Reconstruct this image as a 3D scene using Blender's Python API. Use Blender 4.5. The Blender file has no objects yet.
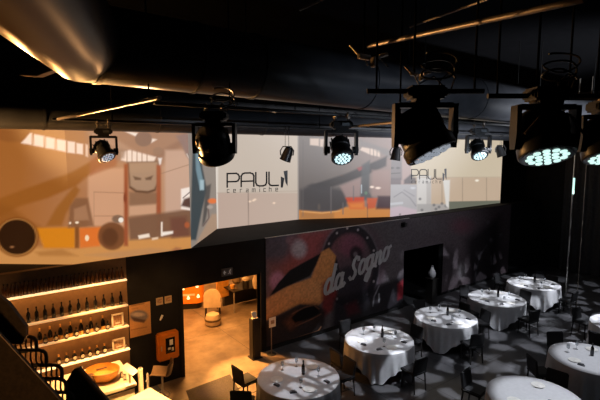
import bpy, bmesh, math, random
import numpy as np
from mathutils import Vector, Matrix, Euler
random.seed(7)
PI = math.pi
S = bpy.context.scene
COL = S.collection
R = math.radians

# ------------------------------------------------------------------ camera
F = 447.0                      # focal length in pixels of the 600x400 frame
PITCH = math.atan(50 / 447)
EYE = Vector((0, 0, 5.5))
FWD = Vector((0.6, 0.8, 0)); RGT = Vector((0.8, -0.6, 0)); UP = Vector((0, 0, 1))
cam_f = FWD * math.cos(PITCH) - UP * math.sin(PITCH)
cam_u = UP * math.cos(PITCH) + FWD * math.sin(PITCH)
cd = bpy.data.cameras.new('camera'); co = bpy.data.objects.new('camera', cd); COL.objects.link(co)
cd.sensor_width = 36; cd.lens = F / 600 * 36; cd.clip_start = 0.05; cd.clip_end = 200
co.matrix_world = Matrix.Translation(EYE) @ Matrix((RGT, cam_u, -cam_f)).transposed().to_4x4()
S.camera = co

def ray(px, py):
    return RGT * ((px - 300) / F) + cam_u * (-(py - 200) / F) + cam_f
def at_d(px, py, d):
    r = ray(px, py); return EYE + r * (d / r.dot(FWD))
def at_y(px, py, Y):
    r = ray(px, py); return EYE + r * (Y / r.y)
def at_z(px, py, z):
    r = ray(px, py); return EYE + r * ((z - EYE.z) / r.z)
def proj(P):
    v = Vector(P) - EYE; w = v.dot(cam_f)
    return 300 + F * v.dot(RGT) / w, 200 - F * v.dot(cam_u) / w

# ------------------------------------------------------------------ colours and materials
def lin(c):
    c = c / 255.0
    return c / 12.92 if c <= 0.04045 else ((c + 0.055) / 1.055) ** 2.4
def rgb(r, g, b): return (lin(r), lin(g), lin(b), 1)

def mat(name, col, rough=0.6, metal=0.0, var=0.12, scale=6.0, bump=0.0, emit=None, estr=0.0, spec=0.5, trans=0.0):
    m = bpy.data.materials.new(name); m.use_nodes = True
    nt = m.node_tree; b = nt.nodes['Principled BSDF']
    b.inputs['Roughness'].default_value = rough; b.inputs['Metallic'].default_value = metal
    b.inputs['Specular IOR Level'].default_value = spec
    b.inputs['Transmission Weight'].default_value = trans
    tc = nt.nodes.new('ShaderNodeTexCoord'); nz = nt.nodes.new('ShaderNodeTexNoise')
    nz.inputs['Scale'].default_value = scale; nz.inputs['Detail'].default_value = 5
    nt.links.new(tc.outputs['Object'], nz.inputs['Vector'])
    rp = nt.nodes.new('ShaderNodeValToRGB')
    rp.color_ramp.elements[0].position = 0.3; rp.color_ramp.elements[1].position = 0.7
    rp.color_ramp.elements[0].color = tuple(c * (1 - var) for c in col[:3]) + (1,)
    rp.color_ramp.elements[1].color = tuple(min(1, c * (1 + var)) for c in col[:3]) + (1,)
    nt.links.new(nz.outputs['Fac'], rp.inputs['Fac'])
    nt.links.new(rp.outputs['Color'], b.inputs['Base Color'])
    if bump:
        bp = nt.nodes.new('ShaderNodeBump'); bp.inputs['Strength'].default_value = bump; bp.inputs['Distance'].default_value = 0.02
        nt.links.new(nz.outputs['Fac'], bp.inputs['Height']); nt.links.new(bp.outputs['Normal'], b.inputs['Normal'])
    if emit:
        b.inputs['Emission Color'].default_value = emit; b.inputs['Emission Strength'].default_value = estr
    return m

def attr_mat(name, estr=0.0, basemul=1.0, rough=0.8):
    """a printed or projected picture held in the mesh's own colour attribute"""
    m = bpy.data.materials.new(name); m.use_nodes = True
    nt = m.node_tree; b = nt.nodes['Principled BSDF']
    at = nt.nodes.new('ShaderNodeAttribute'); at.attribute_name = 'picture'
    b.inputs['Roughness'].default_value = rough
    b.inputs['Specular IOR Level'].default_value = 0.2
    if estr:
        b.inputs['Base Color'].default_value = (0.10, 0.10, 0.10, 1)
        nt.links.new(at.outputs['Color'], b.inputs['Emission Color']); b.inputs['Emission Strength'].default_value = estr
    else:
        nt.links.new(at.outputs['Color'], b.inputs['Base Color'])
    return m

def floor_mat(name, c0, c1, tile, rough, grout, rot=0.0, scale=1.2):
    m = mat(name, c0, rough)
    nt = m.node_tree; b = nt.nodes['Principled BSDF']
    tc = nt.nodes.new('ShaderNodeTexCoord'); mp = nt.nodes.new('ShaderNodeMapping'); mp.inputs['Rotation'].default_value = (0, 0, rot)
    nt.links.new(tc.outputs['Object'], mp.inputs['Vector'])
    br = nt.nodes.new('ShaderNodeTexBrick'); br.offset = 0.0; br.squash = 1.0
    br.inputs['Scale'].default_value = 1.0; br.inputs['Brick Width'].default_value = tile; br.inputs['Row Height'].default_value = tile
    br.inputs['Mortar Size'].default_value = 0.008
    nt.links.new(mp.outputs['Vector'], br.inputs['Vector'])
    nz = nt.nodes.new('ShaderNodeTexNoise'); nz.inputs['Scale'].default_value = scale; nz.inputs['Detail'].default_value = 8; nz.inputs['Roughness'].default_value = 0.65
    nt.links.new(tc.outputs['Object'], nz.inputs['Vector'])
    rp = nt.nodes.new('ShaderNodeValToRGB'); rp.color_ramp.elements[0].position = 0.35; rp.color_ramp.elements[1].position = 0.68
    rp.color_ramp.elements[0].color = c0; rp.color_ramp.elements[1].color = c1
    nt.links.new(nz.outputs['Fac'], rp.inputs['Fac'])
    nt.links.new(rp.outputs['Color'], br.inputs['Color1']); nt.links.new(rp.outputs['Color'], br.inputs['Color2'])
    br.inputs['Mortar'].default_value = grout
    nt.links.new(br.outputs['Color'], b.inputs['Base Color'])
    return m

M = dict(
    black_wall=mat('black wall paint', (0.012, 0.012, 0.013, 1), 0.8, var=0.25, scale=3, spec=.2),
    ceiling=mat('black ceiling paint', (0.0018, 0.0018, 0.002, 1), 0.95, spec=0.0),
    bar_wall=mat('brown plaster', (0.22, 0.13, 0.065, 1), 0.7, var=0.12, scale=14),
    curtain=mat('charcoal curtain', (0.045, 0.045, 0.05, 1), 0.85, var=0.2, scale=9),
    duct=mat('black spiral duct metal', (0.018, 0.019, 0.022, 1), 0.38, metal=0.0, var=0.2, scale=4, spec=.3),
    pipe=mat('black steel pipe', (0.05, 0.05, 0.05, 1), 0.4, metal=0.5),
    bare_pipe=mat('bare steel pipe', (0.2, 0.17, 0.15, 1), 0.4, metal=0.6),
    fixture=mat('black lamp housing', (0.014, 0.014, 0.015, 1), 0.38, spec=0.4),
    hanger=mat('matt black rod', (0.003, 0.003, 0.003, 1), 0.9, spec=.03),
    clampmetal=mat('worn clamp metal', (0.30, 0.26, 0.22, 1), 0.35, metal=0.8),
    lens=mat('dark lens plate', (0.10, 0.11, 0.12, 1), 0.2),
    led=mat('white led cell', (0.8, 0.8, 0.8, 1), 0.4, emit=(0.62, 0.95, 1.0, 1), estr=1.1),
    led_blue=mat('pale blue led cell', (0.8, 0.8, 0.8, 1), 0.4, emit=(0.35, 0.5, 0.7, 1), estr=0.6),
    led_hot=mat('bright led cell', (0.8, 0.8, 0.8, 1), 0.4, emit=(0.66, 1.0, 0.93, 1), estr=1.05),
    led_dim=mat('dim glowing led cell', (0.55, 0.58, 0.62, 1), 0.25, emit=(0.45, 0.5, 0.58, 1), estr=0.55),  # faint glow given to the cells to brighten the lens
    strip=mat('warm shelf light', (0.9, 0.8, 0.6, 1), 0.5, emit=(1.0, 0.62, 0.29, 1), estr=1.5),
    strip_soft=mat('soft warm shelf light', (0.9, 0.8, 0.6, 1), 0.5, emit=(1.0, 0.56, 0.25, 1), estr=0.5),
    pole_led=mat('green white light tube', (0.8, 0.9, 0.85, 1), 0.3, emit=(0.55, 1.0, 0.85, 1), estr=1.4),
    shelf=mat('pale shelf board', (0.55, 0.45, 0.34, 1), 0.5),
    glass_dark=mat('dark bottle glass', (0.012, 0.010, 0.008, 1), 0.12, spec=0.6),
    glass_amber=mat('amber bottle glass', (0.12, 0.045, 0.01, 1), 0.12, spec=0.6),
    gold=mat('gold foil', (0.75, 0.42, 0.12, 1), 0.35, metal=0.5),
    label_o=mat('orange lit paper label', (0.85, 0.42, 0.10, 1), 0.6),  # orange of the shelf light put into the paper's colour
    label_w=mat('cream paper label', (0.85, 0.75, 0.6, 1), 0.6),
    frame_w=mat('white picture frame', (0.9, 0.8, 0.65, 1), 0.5),
    print_t=mat('tan print', (0.45, 0.26, 0.14, 1), 0.7, var=0.5, scale=30),
    cloth=mat('white table linen', (0.62, 0.62, 0.64, 1), 0.85, var=0.05, scale=12),
    napkin=mat('dark napkin', (0.10, 0.10, 0.11, 1), 0.8),
    napkin_w=mat('white napkin', (0.82, 0.82, 0.82, 1), 0.8),
    chair=mat('black upholstery', (0.012, 0.012, 0.014, 1), 0.7, var=0.2, scale=40),
    chair_leg=mat('black lacquered wood', (0.015, 0.013, 0.012, 1), 0.35),
    wood=mat('table plywood', (0.25, 0.17, 0.1, 1), 0.6),
    counter=mat('cream counter stone', (0.75, 0.66, 0.52, 1), 0.35, var=0.06),
    copper=mat('orange wooden bowl', (0.70, 0.33, 0.06, 1), 0.4, var=0.2, scale=9),
    bowl_in=mat('dark bowl inside', (0.12, 0.06, 0.03, 1), 0.6),
    steel=mat('brushed steel', (0.6, 0.58, 0.55, 1), 0.3, metal=0.9),
    white_plastic=mat('white plastic', (0.8, 0.78, 0.74, 1), 0.4),
    cream_plastic=mat('cream moulded plastic', (0.62, 0.48, 0.32, 1), 0.45),
    stool=mat('brown moulded plastic', (0.20, 0.12, 0.06, 1), 0.4),
    orange_box=mat('orange cabinet enamel', (0.72, 0.22, 0.02, 1), 0.35),
    orange_car=mat('glowing orange gloss enamel', (0.9, 0.22, 0.01, 1), 0.25, emit=(1.0, 0.22, 0.01, 1), estr=0.18),  # enamel given a slight glow of its own
    stair=mat('dark brown steel', (0.07, 0.05, 0.035, 1), 0.5, var=0.3, scale=18),
    stair_edge=mat('worn steel edge', (0.12, 0.09, 0.07, 1), 0.4, metal=0.5),
    foyer_wall=mat('warm foyer plaster', (0.55, 0.40, 0.24, 1), 0.8),
    sign=mat('grey sign plate', (0.10, 0.10, 0.11, 1), 0.5),
    picto_glow=mat('pale pictogram', (0.6, 0.62, 0.64, 1), 0.5, emit=(.6,.62,.64,1), estr=.12),  # faint glow added to brighten the unlit sign's figure
    floor_patch=mat('dark grey patch', (0.08, 0.068, 0.06, 1), 0.9, var=.3, scale=60),
    logo=mat('blue black logo paint', (0.018, 0.024, 0.035, 1), 0.6),
    logo_grey=mat('grey logo paint', (0.16, 0.16, 0.17, 1), 0.6),
    script=mat('silver grey lettering', (0.40, 0.40, 0.43, 1), 0.6),
    lit_edge=mat('pale lit edge strip', (0.45, 0.43, 0.42, 1), 0.5),
    table_dark=mat('black table laminate', (0.01, 0.009, 0.008, 1), 0.4),
    leaf=mat('dry leaf', (0.14, 0.09, 0.04, 1), 0.7),
    tile_f=floor_mat('dark slate tiles', (0.05, 0.05, 0.054, 1), (0.11, 0.108, 0.115, 1), 1.2, 0.38, (0.008, 0.008, 0.008, 1)),
    concrete=floor_mat('brown foyer concrete', (0.20, 0.14, 0.09, 1), (0.40, 0.30, 0.20, 1), 3.0, 0.4, (0.10, 0.08, 0.06, 1), scale=1.6),
)

# ------------------------------------------------------------------ mesh helpers
class MB:
    def __init__(self): self.v = []; self.f = []
    def add(self, vs, fs, mtx=None):
        o = len(self.v)
        self.v += [(mtx @ Vector(p)) if mtx is not None else Vector(p) for p in vs]
        self.f += [tuple(i + o for i in q) for q in fs]
        return self
    def box(self, c, s, mtx=None, bev=0.0):
        bm = bmesh.new(); bmesh.ops.create_cube(bm, size=1)
        for v in bm.verts: v.co = Vector((v.co.x * s[0] + c[0], v.co.y * s[1] + c[1], v.co.z * s[2] + c[2]))
        if bev: bmesh.ops.bevel(bm, geom=bm.edges[:], offset=bev, segments=2, affect='EDGES')
        bm.verts.index_update()
        self.add([v.co.copy() for v in bm.verts], [[v.index for v in f.verts] for f in bm.faces], mtx); bm.free()
        return self
    def cyl(self, p0, p1, r0, r1=None, n=14, mtx=None):
        r1 = r0 if r1 is None else r1
        p0 = Vector(p0); p1 = Vector(p1); q = (p1 - p0).to_track_quat('Z', 'Y'); L = (p1 - p0).length
        vs = []
        for r, z in ((r0, 0), (r1, L)):
            for k in range(n):
                a = 2 * PI * k / n; vs.append(p0 + q @ Vector((r * math.cos(a), r * math.sin(a), z)))
        fs = [(k, (k + 1) % n, n + (k + 1) % n, n + k) for k in range(n)] + [tuple(range(n - 1, -1, -1)), tuple(range(n, 2 * n))]
        return self.add(vs, fs, mtx)
    def lathe(self, prof, n=20, mtx=None):
        vs = []; fs = []; m = len(prof)
        for r, z in prof:
            for k in range(n):
                a = 2 * PI * k / n; vs.append((max(r, 1e-4) * math.cos(a), max(r, 1e-4) * math.sin(a), z))
        for j in range(m - 1):
            for k in range(n):
                fs.append((j * n + k, j * n + (k + 1) % n, (j + 1) * n + (k + 1) % n, (j + 1) * n + k))
        fs.append(tuple(range(n - 1, -1, -1))); fs.append(tuple((m - 1) * n + k for k in range(n)))
        return self.add(vs, fs, mtx)
    def tube(self, pts, r, n=8, mtx=None):
        pts = [Vector(p) for p in pts]; vs = []; fs = []; up = None
        for i, p in enumerate(pts):
            t = (pts[min(i + 1, len(pts) - 1)] - pts[max(i - 1, 0)]).normalized()
            if up is None:
                up = Vector((0, 0, 1)) if abs(t.z) < 0.9 else Vector((1, 0, 0))
            s = t.cross(up).normalized(); up = s.cross(t).normalized()
            for k in range(n):
                a = 2 * PI * k / n; vs.append(p + (s * math.cos(a) + up * math.sin(a)) * r)
        for i in range(len(pts) - 1):
            for k in range(n):
                fs.append((i * n + k, i * n + (k + 1) % n, (i + 1) * n + (k + 1) % n, (i + 1) * n + k))
        fs.append(tuple(range(n - 1, -1, -1))); fs.append(tuple((len(pts) - 1) * n + k for k in range(n)))
        return self.add(vs, fs, mtx)
    def prism(self, pts, off, mtx=None):
        """a polygon of 3-D points thickened along the vector off"""
        n = len(pts); off = Vector(off); pts = [Vector(p) for p in pts]
        return self.add(pts + [p + off for p in pts], [tuple(range(n - 1, -1, -1)), tuple(range(n, 2 * n))] + [(k, (k + 1) % n, n + (k + 1) % n, n + k) for k in range(n)], mtx)
    def build(self, name, m, parent=None, origin=None, smooth=True):
        if origin is None: origin = parent['_o'] if parent is not None and '_o' in parent else (0, 0, 0)
        o_ = Vector(origin)
        me = bpy.data.meshes.new(name)
        me.from_pydata([tuple(v - o_) for v in self.v], [], self.f); me.validate()
        bm = bmesh.new(); bm.from_mesh(me); bmesh.ops.recalc_face_normals(bm, faces=bm.faces); bm.to_mesh(me); bm.free()
        if smooth:
            me.shade_smooth(); me.set_sharp_from_angle(angle=R(35))
        me.materials.append(m)
        ob = bpy.data.objects.new(name, me); COL.objects.link(ob)
        if parent is not None: ob.parent = parent; ob['_o'] = list(o_)
        else: ob.location = o_; ob['_o'] = list(o_)
        return ob

def thing(name, label, cat, loc=(0, 0, 0), group=None):
    o = bpy.data.objects.new(name, None); COL.objects.link(o); o.location = loc
    o.empty_display_size = 0.1
    o['label'] = label; o['category'] = cat; o['_o'] = list(loc)
    if group: o['group'] = group
    return o
def tag(o, label, cat, group=None):
    o['label'] = label; o['category'] = cat
    if group: o['group'] = group
    return o
def struct(o, label=None):
    o['kind'] = 'structure'
    if label: o['label'] = label
    return o
def dup(root, loc, rotz=0, label=None, group=None):
    r = root.copy(); COL.objects.link(r); r.location = loc; r.rotation_euler = (0, 0, rotz)
    if label: r['label'] = label
    if group: r['group'] = group
    for ch in list(root.children):
        c = ch.copy(); COL.objects.link(c); c.parent = r
        for g in list(ch.children):
            d = g.copy(); COL.objects.link(d); d.parent = c
    return r

# ------------------------------------------------------------------ painting pictures into panels
class Canvas:
    soften = 1.0
    def __init__(self, X, Y, base):
        self.X = X; self.Y = Y
        self.c = np.zeros(X.shape + (3,)); self.c[...] = [lin(v) for v in base]
    def blend(self, a, col):
        a = np.clip(a, 0, 1)[..., None]; self.c = self.c * (1 - a) + np.array([lin(v) for v in col]) * a
    def poly(self, pts, col, alpha=1.0, soft=0.5):
        soft = soft * self.soften
        X, Y = self.X, self.Y; ins = np.zeros(X.shape, bool); D = np.full(X.shape, 1e9); n = len(pts)
        for i in range(n):
            x0, y0 = pts[i]; x1, y1 = pts[(i + 1) % n]
            dx, dy = x1 - x0, y1 - y0
            t = np.clip(((X - x0) * dx + (Y - y0) * dy) / (dx * dx + dy * dy + 1e-9), 0, 1)
            D = np.minimum(D, np.hypot(X - x0 - t * dx, Y - y0 - t * dy))
            if y0 != y1:
                cr = ((y0 > Y) != (y1 > Y)) & (X < dx * (Y - y0) / dy + x0); ins ^= cr
        sd = np.where(ins, D, -D); self.blend(alpha * np.clip(sd / (2 * soft) + 0.5, 0, 1), col)
    def rect(self, x0, y0, x1, y1, col, alpha=1.0, soft=0.5): self.poly([(x0, y0), (x1, y0), (x1, y1), (x0, y1)], col, alpha, soft)
    def ell(self, cx, cy, rx, ry, col, alpha=1.0, soft=0.5):
        q = np.hypot((self.X - cx) / rx, (self.Y - cy) / ry); self.blend(alpha * np.clip((1 - q) * min(rx, ry) / (2 * soft) + 0.5, 0, 1), col)
    def ring(self, cx, cy, rx, ry, w, col, alpha=1.0, soft=0.5):
        q = np.abs(np.hypot((self.X - cx) / rx, (self.Y - cy) / ry) - 1) * min(rx, ry); self.blend(alpha * np.clip((w / 2 - q) / (2 * soft) + 0.5, 0, 1), col)
    def line(self, pts, w, col, alpha=1.0, soft=0.4):
        D = np.full(self.X.shape, 1e9)
        for (x0, y0), (x1, y1) in zip(pts[:-1], pts[1:]):
            dx, dy = x1 - x0, y1 - y0
            t = np.clip(((self.X - x0) * dx + (self.Y - y0) * dy) / (dx * dx + dy * dy + 1e-9), 0, 1)
            D = np.minimum(D, np.hypot(self.X - x0 - t * dx, self.Y - y0 - t * dy))
        self.blend(alpha * np.clip((w / 2 - D) / (2 * soft) + 0.5, 0, 1), col)
    def gradx(self, x0, x1, col, a0, a1):
        t = np.clip((self.X - x0) / (x1 - x0), 0, 1); self.blend(a0 + (a1 - a0) * t, col)
    def grady(self, y0, y1, col, a0, a1):
        t = np.clip((self.Y - y0) / (y1 - y0), 0, 1); self.blend(a0 + (a1 - a0) * t, col)
    def noise(self, amp, seed, cell=3):
        rs = np.random.RandomState(seed); h, w = self.X.shape
        g = rs.rand(h // cell + 2, w // cell + 2); g = np.kron(g, np.ones((cell, cell)))[:h, :w]
        self.c *= (1 + amp * (g - 0.5))[..., None]

def picture_panel(name, A, B, z0, z1, nu, nv, paint, m, base, parent=None, thick=0.04, hole=None, label=None):
    """a thin board from plan point A to B, z0..z1; its face carries a picture as a colour attribute"""
    A = Vector((A[0], A[1], 0)); B = Vector((B[0], B[1], 0))
    us = np.linspace(0, 1, nu + 1); zs = np.linspace(z0, z1, nv + 1)
    U, Z = np.meshgrid(us, zs)
    PX = A.x + (B.x - A.x) * U; PY = A.y + (B.y - A.y) * U
    v = np.stack([PX - EYE.x, PY - EYE.y, Z - EYE.z], -1)
    w = v @ np.array(cam_f); X = 300 + F * (v @ np.array(RGT)) / w; Y = 200 - F * (v @ np.array(cam_u)) / w
    cv = Canvas(X, Y, base); paint(cv)
    verts = np.stack([PX, PY, Z], -1).reshape(-1, 3).tolist()
    W = nu + 1
    faces = []
    for j in range(nv):
        for i in range(nu):
            if hole:
                x = PX[j, i] * 0.5 + PX[j, i + 1] * 0.5; z = Z[j, i] * 0.5 + Z[j + 1, i] * 0.5
                if hole[0] < x < hole[1] and z < hole[2]: continue
            faces.append((j * W + i, j * W + i + 1, (j + 1) * W + i + 1, (j + 1) * W + i))
    nrm = Vector((-(B - A).y, (B - A).x, 0)).normalized()
    if nrm.dot(Vector((A.x + B.x, A.y + B.y, 0)) / 2) < 0: nrm = -nrm      # away from the hall
    nf = len(verts)
    bk = [tuple(Vector(verts[k]) + nrm * thick) for k in (0, nu, nv * W + nu, nv * W)]
    if hole is None:
        verts += bk
        bot = list(range(0, nu + 1)); top = [nv * W + i for i in range(nu + 1)]; lf = [j * W for j in range(nv + 1)]; rt = [j * W + nu for j in range(nv + 1)]
        faces += [tuple(bot[::-1]) + (nf, nf + 1), tuple(top) + (nf + 2, nf + 3), tuple(lf) + (nf + 3, nf), tuple(rt[::-1]) + (nf + 1, nf + 2), (nf + 1, nf, nf + 3, nf + 2)]
    me = bpy.data.meshes.new(name); me.from_pydata(verts, [], faces)
    ca = me.color_attributes.new('picture', 'FLOAT_COLOR', 'POINT')
    cc = np.zeros((len(verts), 4), np.float32); cc[:, 3] = 1
    cc[:nf, :3] = np.clip(cv.c, 0, 1).reshape(-1, 3)
    ca.data.foreach_set('color', cc.ravel())
    me.materials.append(m)
    ob = bpy.data.objects.new(name, me); COL.objects.link(ob)
    if parent is not None: ob.parent = parent
    ob['_o'] = [0, 0, 0]
    return ob

# ================================================================== the room
WY = 10.0           # plane of the long wall
XE = 21.9           # end wall
LEDGE = 3.15
dl = at_z(182, 386, 0).x; dr = at_z(259, 358, 0).x
dl, dr = 3.98, 6.16
DH = 2.2
d2l, d2r = 11.97, 14.2; D2H = 2.02
XB = at_y(128, 312, WY).x     # end of the lit bar wall
def slab(name, x0, x1, y0, y1, z0, z1, m, parent=None):
    return MB().box(((x0 + x1) / 2, (y0 + y1) / 2, (z0 + z1) / 2), (x1 - x0, y1 - y0, z1 - z0)).build(name, m, parent, smooth=False)
struct(slab('floor', -5, XE + .2, -9, WY, -0.2, 0, M['tile_f']))
struct(slab('floor_foyer', 1.0, 11.4, WY, 16.7, -0.2, 0, M['concrete']))
struct(slab('floor_store', 11.4, 16, WY, 16.7, -0.2, 0, M['black_wall']))  # black colour stands for the darkness of the unlit room
struct(slab('floor_entry', 3.3, 6.5, 8.0, WY, 0.0, 0.004, M['concrete']))  # pale concrete added over the tiles so the warm light shows bright
struct(slab('ceiling', -5, XE + .2, -9, 13.1, 8.0, 8.2, M['ceiling']))
wl = MB()
for x0, x1, z0, z1 in ((-5, 0.0, 0, LEDGE), (XB, dl, 0, LEDGE), (dl, dr, DH, LEDGE), (dr, d2l, 0, LEDGE), (d2l, d2r, D2H, LEDGE), (d2r, XE, 0, LEDGE)):
    wl.box(((x0 + x1) / 2, WY + .08, (z0 + z1) / 2), (x1 - x0, .16, z1 - z0))
wl.box((8.5, WY + 1.4, LEDGE - .03), (27, 2.5, .06))        # ledge the screens stand on
wl.box((8.5, 12.85, (LEDGE + 8) / 2), (27, .12, 8 - LEDGE))
struct(wl.build('wall_left', M['black_wall'], smooth=False))
struct(slab('wall_bar', 0.0, XB, WY, WY + .16, 0, LEDGE, M['bar_wall']))
struct(slab('wall_far', XE, XE + .2, -9, 13.0, 0, 8.2, M['black_wall']))
struct(slab('wall_near', -5.2, XE + .2, -9.2, -9, 0, 8.2, M['black_wall']))
struct(slab('wall_back', -5.2, -5, -9, 13.0, 0, 8.2, M['black_wall']))
struct(slab('wall_foyer', 1.0, 11.5, 16.5, 16.7, 0, 3.1, M['foyer_wall']))
struct(slab('wall_store_side', 15.9, 16.0, WY + .16, 15.9, 0, 3.1, M['black_wall']))
struct(slab('wall_store', 11.5, 16, 15.9, 16.7, 0, 3.1, M['black_wall']))  # blackened to keep the unlit room dark
struct(slab('wall_foyer_side', 0.9, 1.0, WY + .16, 16.7, 0, 3.1, M['foyer_wall']))
struct(slab('wall_foyer_end', 11.4, 11.5, WY + .16, 16.5, 0, 3.05, M['black_wall']))
struct(slab('ceiling_foyer', 1.0, 16, 12.75, 16.7, 3.1, 3.2, M['ceiling']))
# pale strip as painted lit edge above the mural, dark skirting, door trim
struct(slab('trim_lit_edge', 6.32, 12.2, WY - .045, WY - .0, LEDGE + .0, LEDGE + .012, M['lit_edge']))
struct(slab('trim_2', dl - .09, dl, WY - .03, WY + .18, 0, DH + .06, M['black_wall']))
struct(slab('trim_3', dr, dr + .09, WY - .03, WY + .18, 0, DH + .06, M['black_wall']))
struct(slab('baseboard_left', dr + .09, d2l, WY - .05, WY - .04, 0, .1, M['black_wall']))

# end-wall curtain with soft folds
cu = MB(); n = 260; y0, y1 = 9.0, -3.0
vs = []
for k in range(n + 1):
    y = y0 + (y1 - y0) * k / n
    x = XE - .16 - .05 * math.sin(y * 18 + 1.3 * math.sin(y * 3))
    vs += [(x, y, 0.02), (x, y, 5.75)]
cu.add(vs, [(2 * k, 2 * k + 2, 2 * k + 3, 2 * k + 1) for k in range(n)])
co_ = cu.build('stage_curtain', M['curtain'])
tag(co_, 'charcoal floor-length curtain hanging along the end wall', 'curtain')

# ================================================================== projection screens
def PXY(px, py, z=LEDGE): p = at_z(px, py, z); return (p.x, p.y)
pA = PXY(0, 265.5); pB = PXY(75, 267.5); pC = PXY(194, 249.5); pD = PXY(217, 229); pE = PXY(299, 219.5); pF = PXY(390, 217); pG = PXY(500, 203)
pA = (pA[0] - (pB[0] - pA[0]) * 1.2, pA[1] - (pB[1] - pA[1]) * 1.2)
pA, pB, pC, pD, pE, pF, pG = [Vector((p[0], max(p[1], WY + .02))) for p in (pA, pB, pC, pD, pE, pF, pG)]
ZT = 6.15

def paint_machine(c):
    c.soften = 1.7
    c.gradx(-20, 90, (178, 118, 62), 1, 1)
    c.gradx(20, 190, (205, 168, 143), 0, 1)
    c.grady(150, 215, (190, 128, 78), 0, 0.25)
    # roof beams and far shed wall
    c.poly([(86, 128), (194, 128), (194, 150), (160, 165), (90, 158)], (176, 140, 118), .8, 2)
    c.poly([(88, 133), (100, 130), (165, 168), (160, 172)], (200, 165, 142), .6, 1)
    c.poly([(150, 156), (188, 136), (192, 140), (152, 163)], (168, 132, 112), .9, 1)
    c.rect(165, 150, 194, 216, (212, 180, 160), .9, 1); c.line([(160, 174), (194, 163)], .8, (175, 140, 118), .9)
    c.rect(88, 168, 127, 226, (218, 172, 140), .95, 1)
    c.line([(94, 192), (125, 193)], .8, (186, 140, 110)); c.line([(94, 216), (118, 216)], .8, (186, 140, 110)); c.line([(94, 192), (94, 224)], .6, (190, 145, 115))
    # brown patch and glazing strip
    c.poly([(-10, 120), (32, 120), (31, 134), (26, 138), (22, 142), (8, 142), (0, 140), (-10, 138)], (165, 108, 58), 1, .8)
    for q in ([(21, 143), (32, 145), (32, 133), (30, 133), (25, 139)], [(33.5, 145.5), (44, 147.5), (44, 136), (34, 134)], [(45.5, 148), (55, 149.5), (55, 138.5), (45.5, 136.5)],
              [(56.5, 150), (66, 152), (66, 140.5), (56.5, 139)], [(67.5, 152.5), (75, 153.5), (75, 142), (67.5, 141)], [(76.5, 153.5), (83, 154.5), (83, 144), (76.5, 143)]):
        c.poly(q, (252, 226, 208), 1, .5)
    c.poly([(85.5, 144), (88, 145), (88, 157), (85.5, 156)], (245, 215, 195), .9, .5)
    # telescopic arm
    c.poly([(-10, 202), (30, 187), (72, 172), (88, 163), (102, 156), (112, 158), (98, 168), (76, 186), (48, 198), (20, 206), (-10, 222)], (168, 108, 48), .9, 1)
    c.poly([(75, 185), (80, 190), (66, 214), (62, 226), (46, 226), (56, 208)], (170, 112, 52), .9, 1)
    c.poly([(-10, 202), (10, 206), (30, 222), (45, 230), (30, 246), (-10, 246)], (160, 102, 46), .75, 2)
    c.poly([(90, 160), (105, 150), (120, 153), (116, 166), (100, 172), (90, 176)], (182, 118, 82), .8, 1)
    # floor
    c.poly([(-20, 246), (75, 248), (120, 240), (196, 232), (196, 275), (-20, 275)], (214, 158, 98), 1, 1.5)
    c.poly([(35, 252), (62, 249), (78, 256), (40, 256)], (176, 122, 66), .6, 1); c.poly([(85, 255), (150, 248), (176, 250), (120, 258)], (196, 150, 110), .7, 1)
    # chassis, wheels, cab
    c.poly([(36, 228), (75, 227), (75, 248), (44, 248)], (222, 146, 42), 1, .8); c.poly([(79, 228), (101, 227), (100, 246), (80, 248)], (228, 132, 62), 1, .8)
    c.rect(75, 220, 79, 248, (150, 96, 50), 1, .6); c.ell(87, 238, 2, 3, (255, 225, 190), 1, .5)
    c.ell(17, 237, 22, 20, (150, 92, 42), .9, 1); c.ell(17, 237, 19, 18, (66, 40, 22), 1, 1.2); c.ring(17, 237, 19.5, 18, 1.4, (188, 136, 80), .8); c.ell(12, 247, 2, 1.2, (170, 120, 80), .8)
    c.ell(112, 236, 14, 14, (134, 88, 58), .95, 1.2); c.ell(110, 237, 8, 9, (110, 70, 46), .9, 1.5)
    c.poly([(70, 206), (76, 198), (88, 198), (94, 226), (68, 228)], (150, 108, 78), .9, .8); c.poly([(74, 209), (86, 205), (89, 220), (74, 221)], (186, 142, 110), .8, .7)
    c.ell(70, 223, 1.2, 1.2, (250, 225, 200)); c.ell(77, 222.5, 1.8, 1.2, (252, 230, 205)); c.ell(118, 219, 6, 4, (136, 110, 92), .9, .8); c.ell(121, 220, 2.6, 2.5, (252, 238, 225))
    # hanging block between two orange posts
    c.poly([(121, 152), (130, 150), (156, 157), (154, 162), (128, 162), (121, 160)], (250, 228, 212), 1, .6)
    for x in (127, 132, 137, 142, 147): c.line([(x, 150), (x, 163)], .9, (176, 142, 120), .9)
    c.poly([(124, 131), (138, 133), (137, 137)], (252, 235, 222), 1, .5); c.poly([(150, 138), (157, 139.5), (151, 143)], (250, 232, 218), 1, .5)
    c.ell(143.5, 139, 8.5, 7.5, (154, 126, 112), 1, .7)
    c.poly([(129, 192), (159, 192), (159, 216), (129, 217)], (160, 124, 98), 1, 1); c.poly([(129, 206), (157, 204), (157, 214), (129, 216)], (218, 176, 146), .9, .8)
    c.poly([(127, 162), (159, 161), (159, 183), (156, 191), (148, 193.5), (136, 192.5), (129, 188)], (112, 84, 66), .8, .6); c.poly([(129, 163), (157.5, 162), (157.5, 182), (154, 189), (148, 191), (137, 190), (130.5, 186)], (184, 154, 130), 1, .6)
    c.line([(130, 187), (136, 191.5), (148, 192), (155, 190)], 1, (120, 88, 68)); c.poly([(133, 176), (141, 178), (141, 180), (135, 180)], (120, 92, 74), .9, .5)
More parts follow.
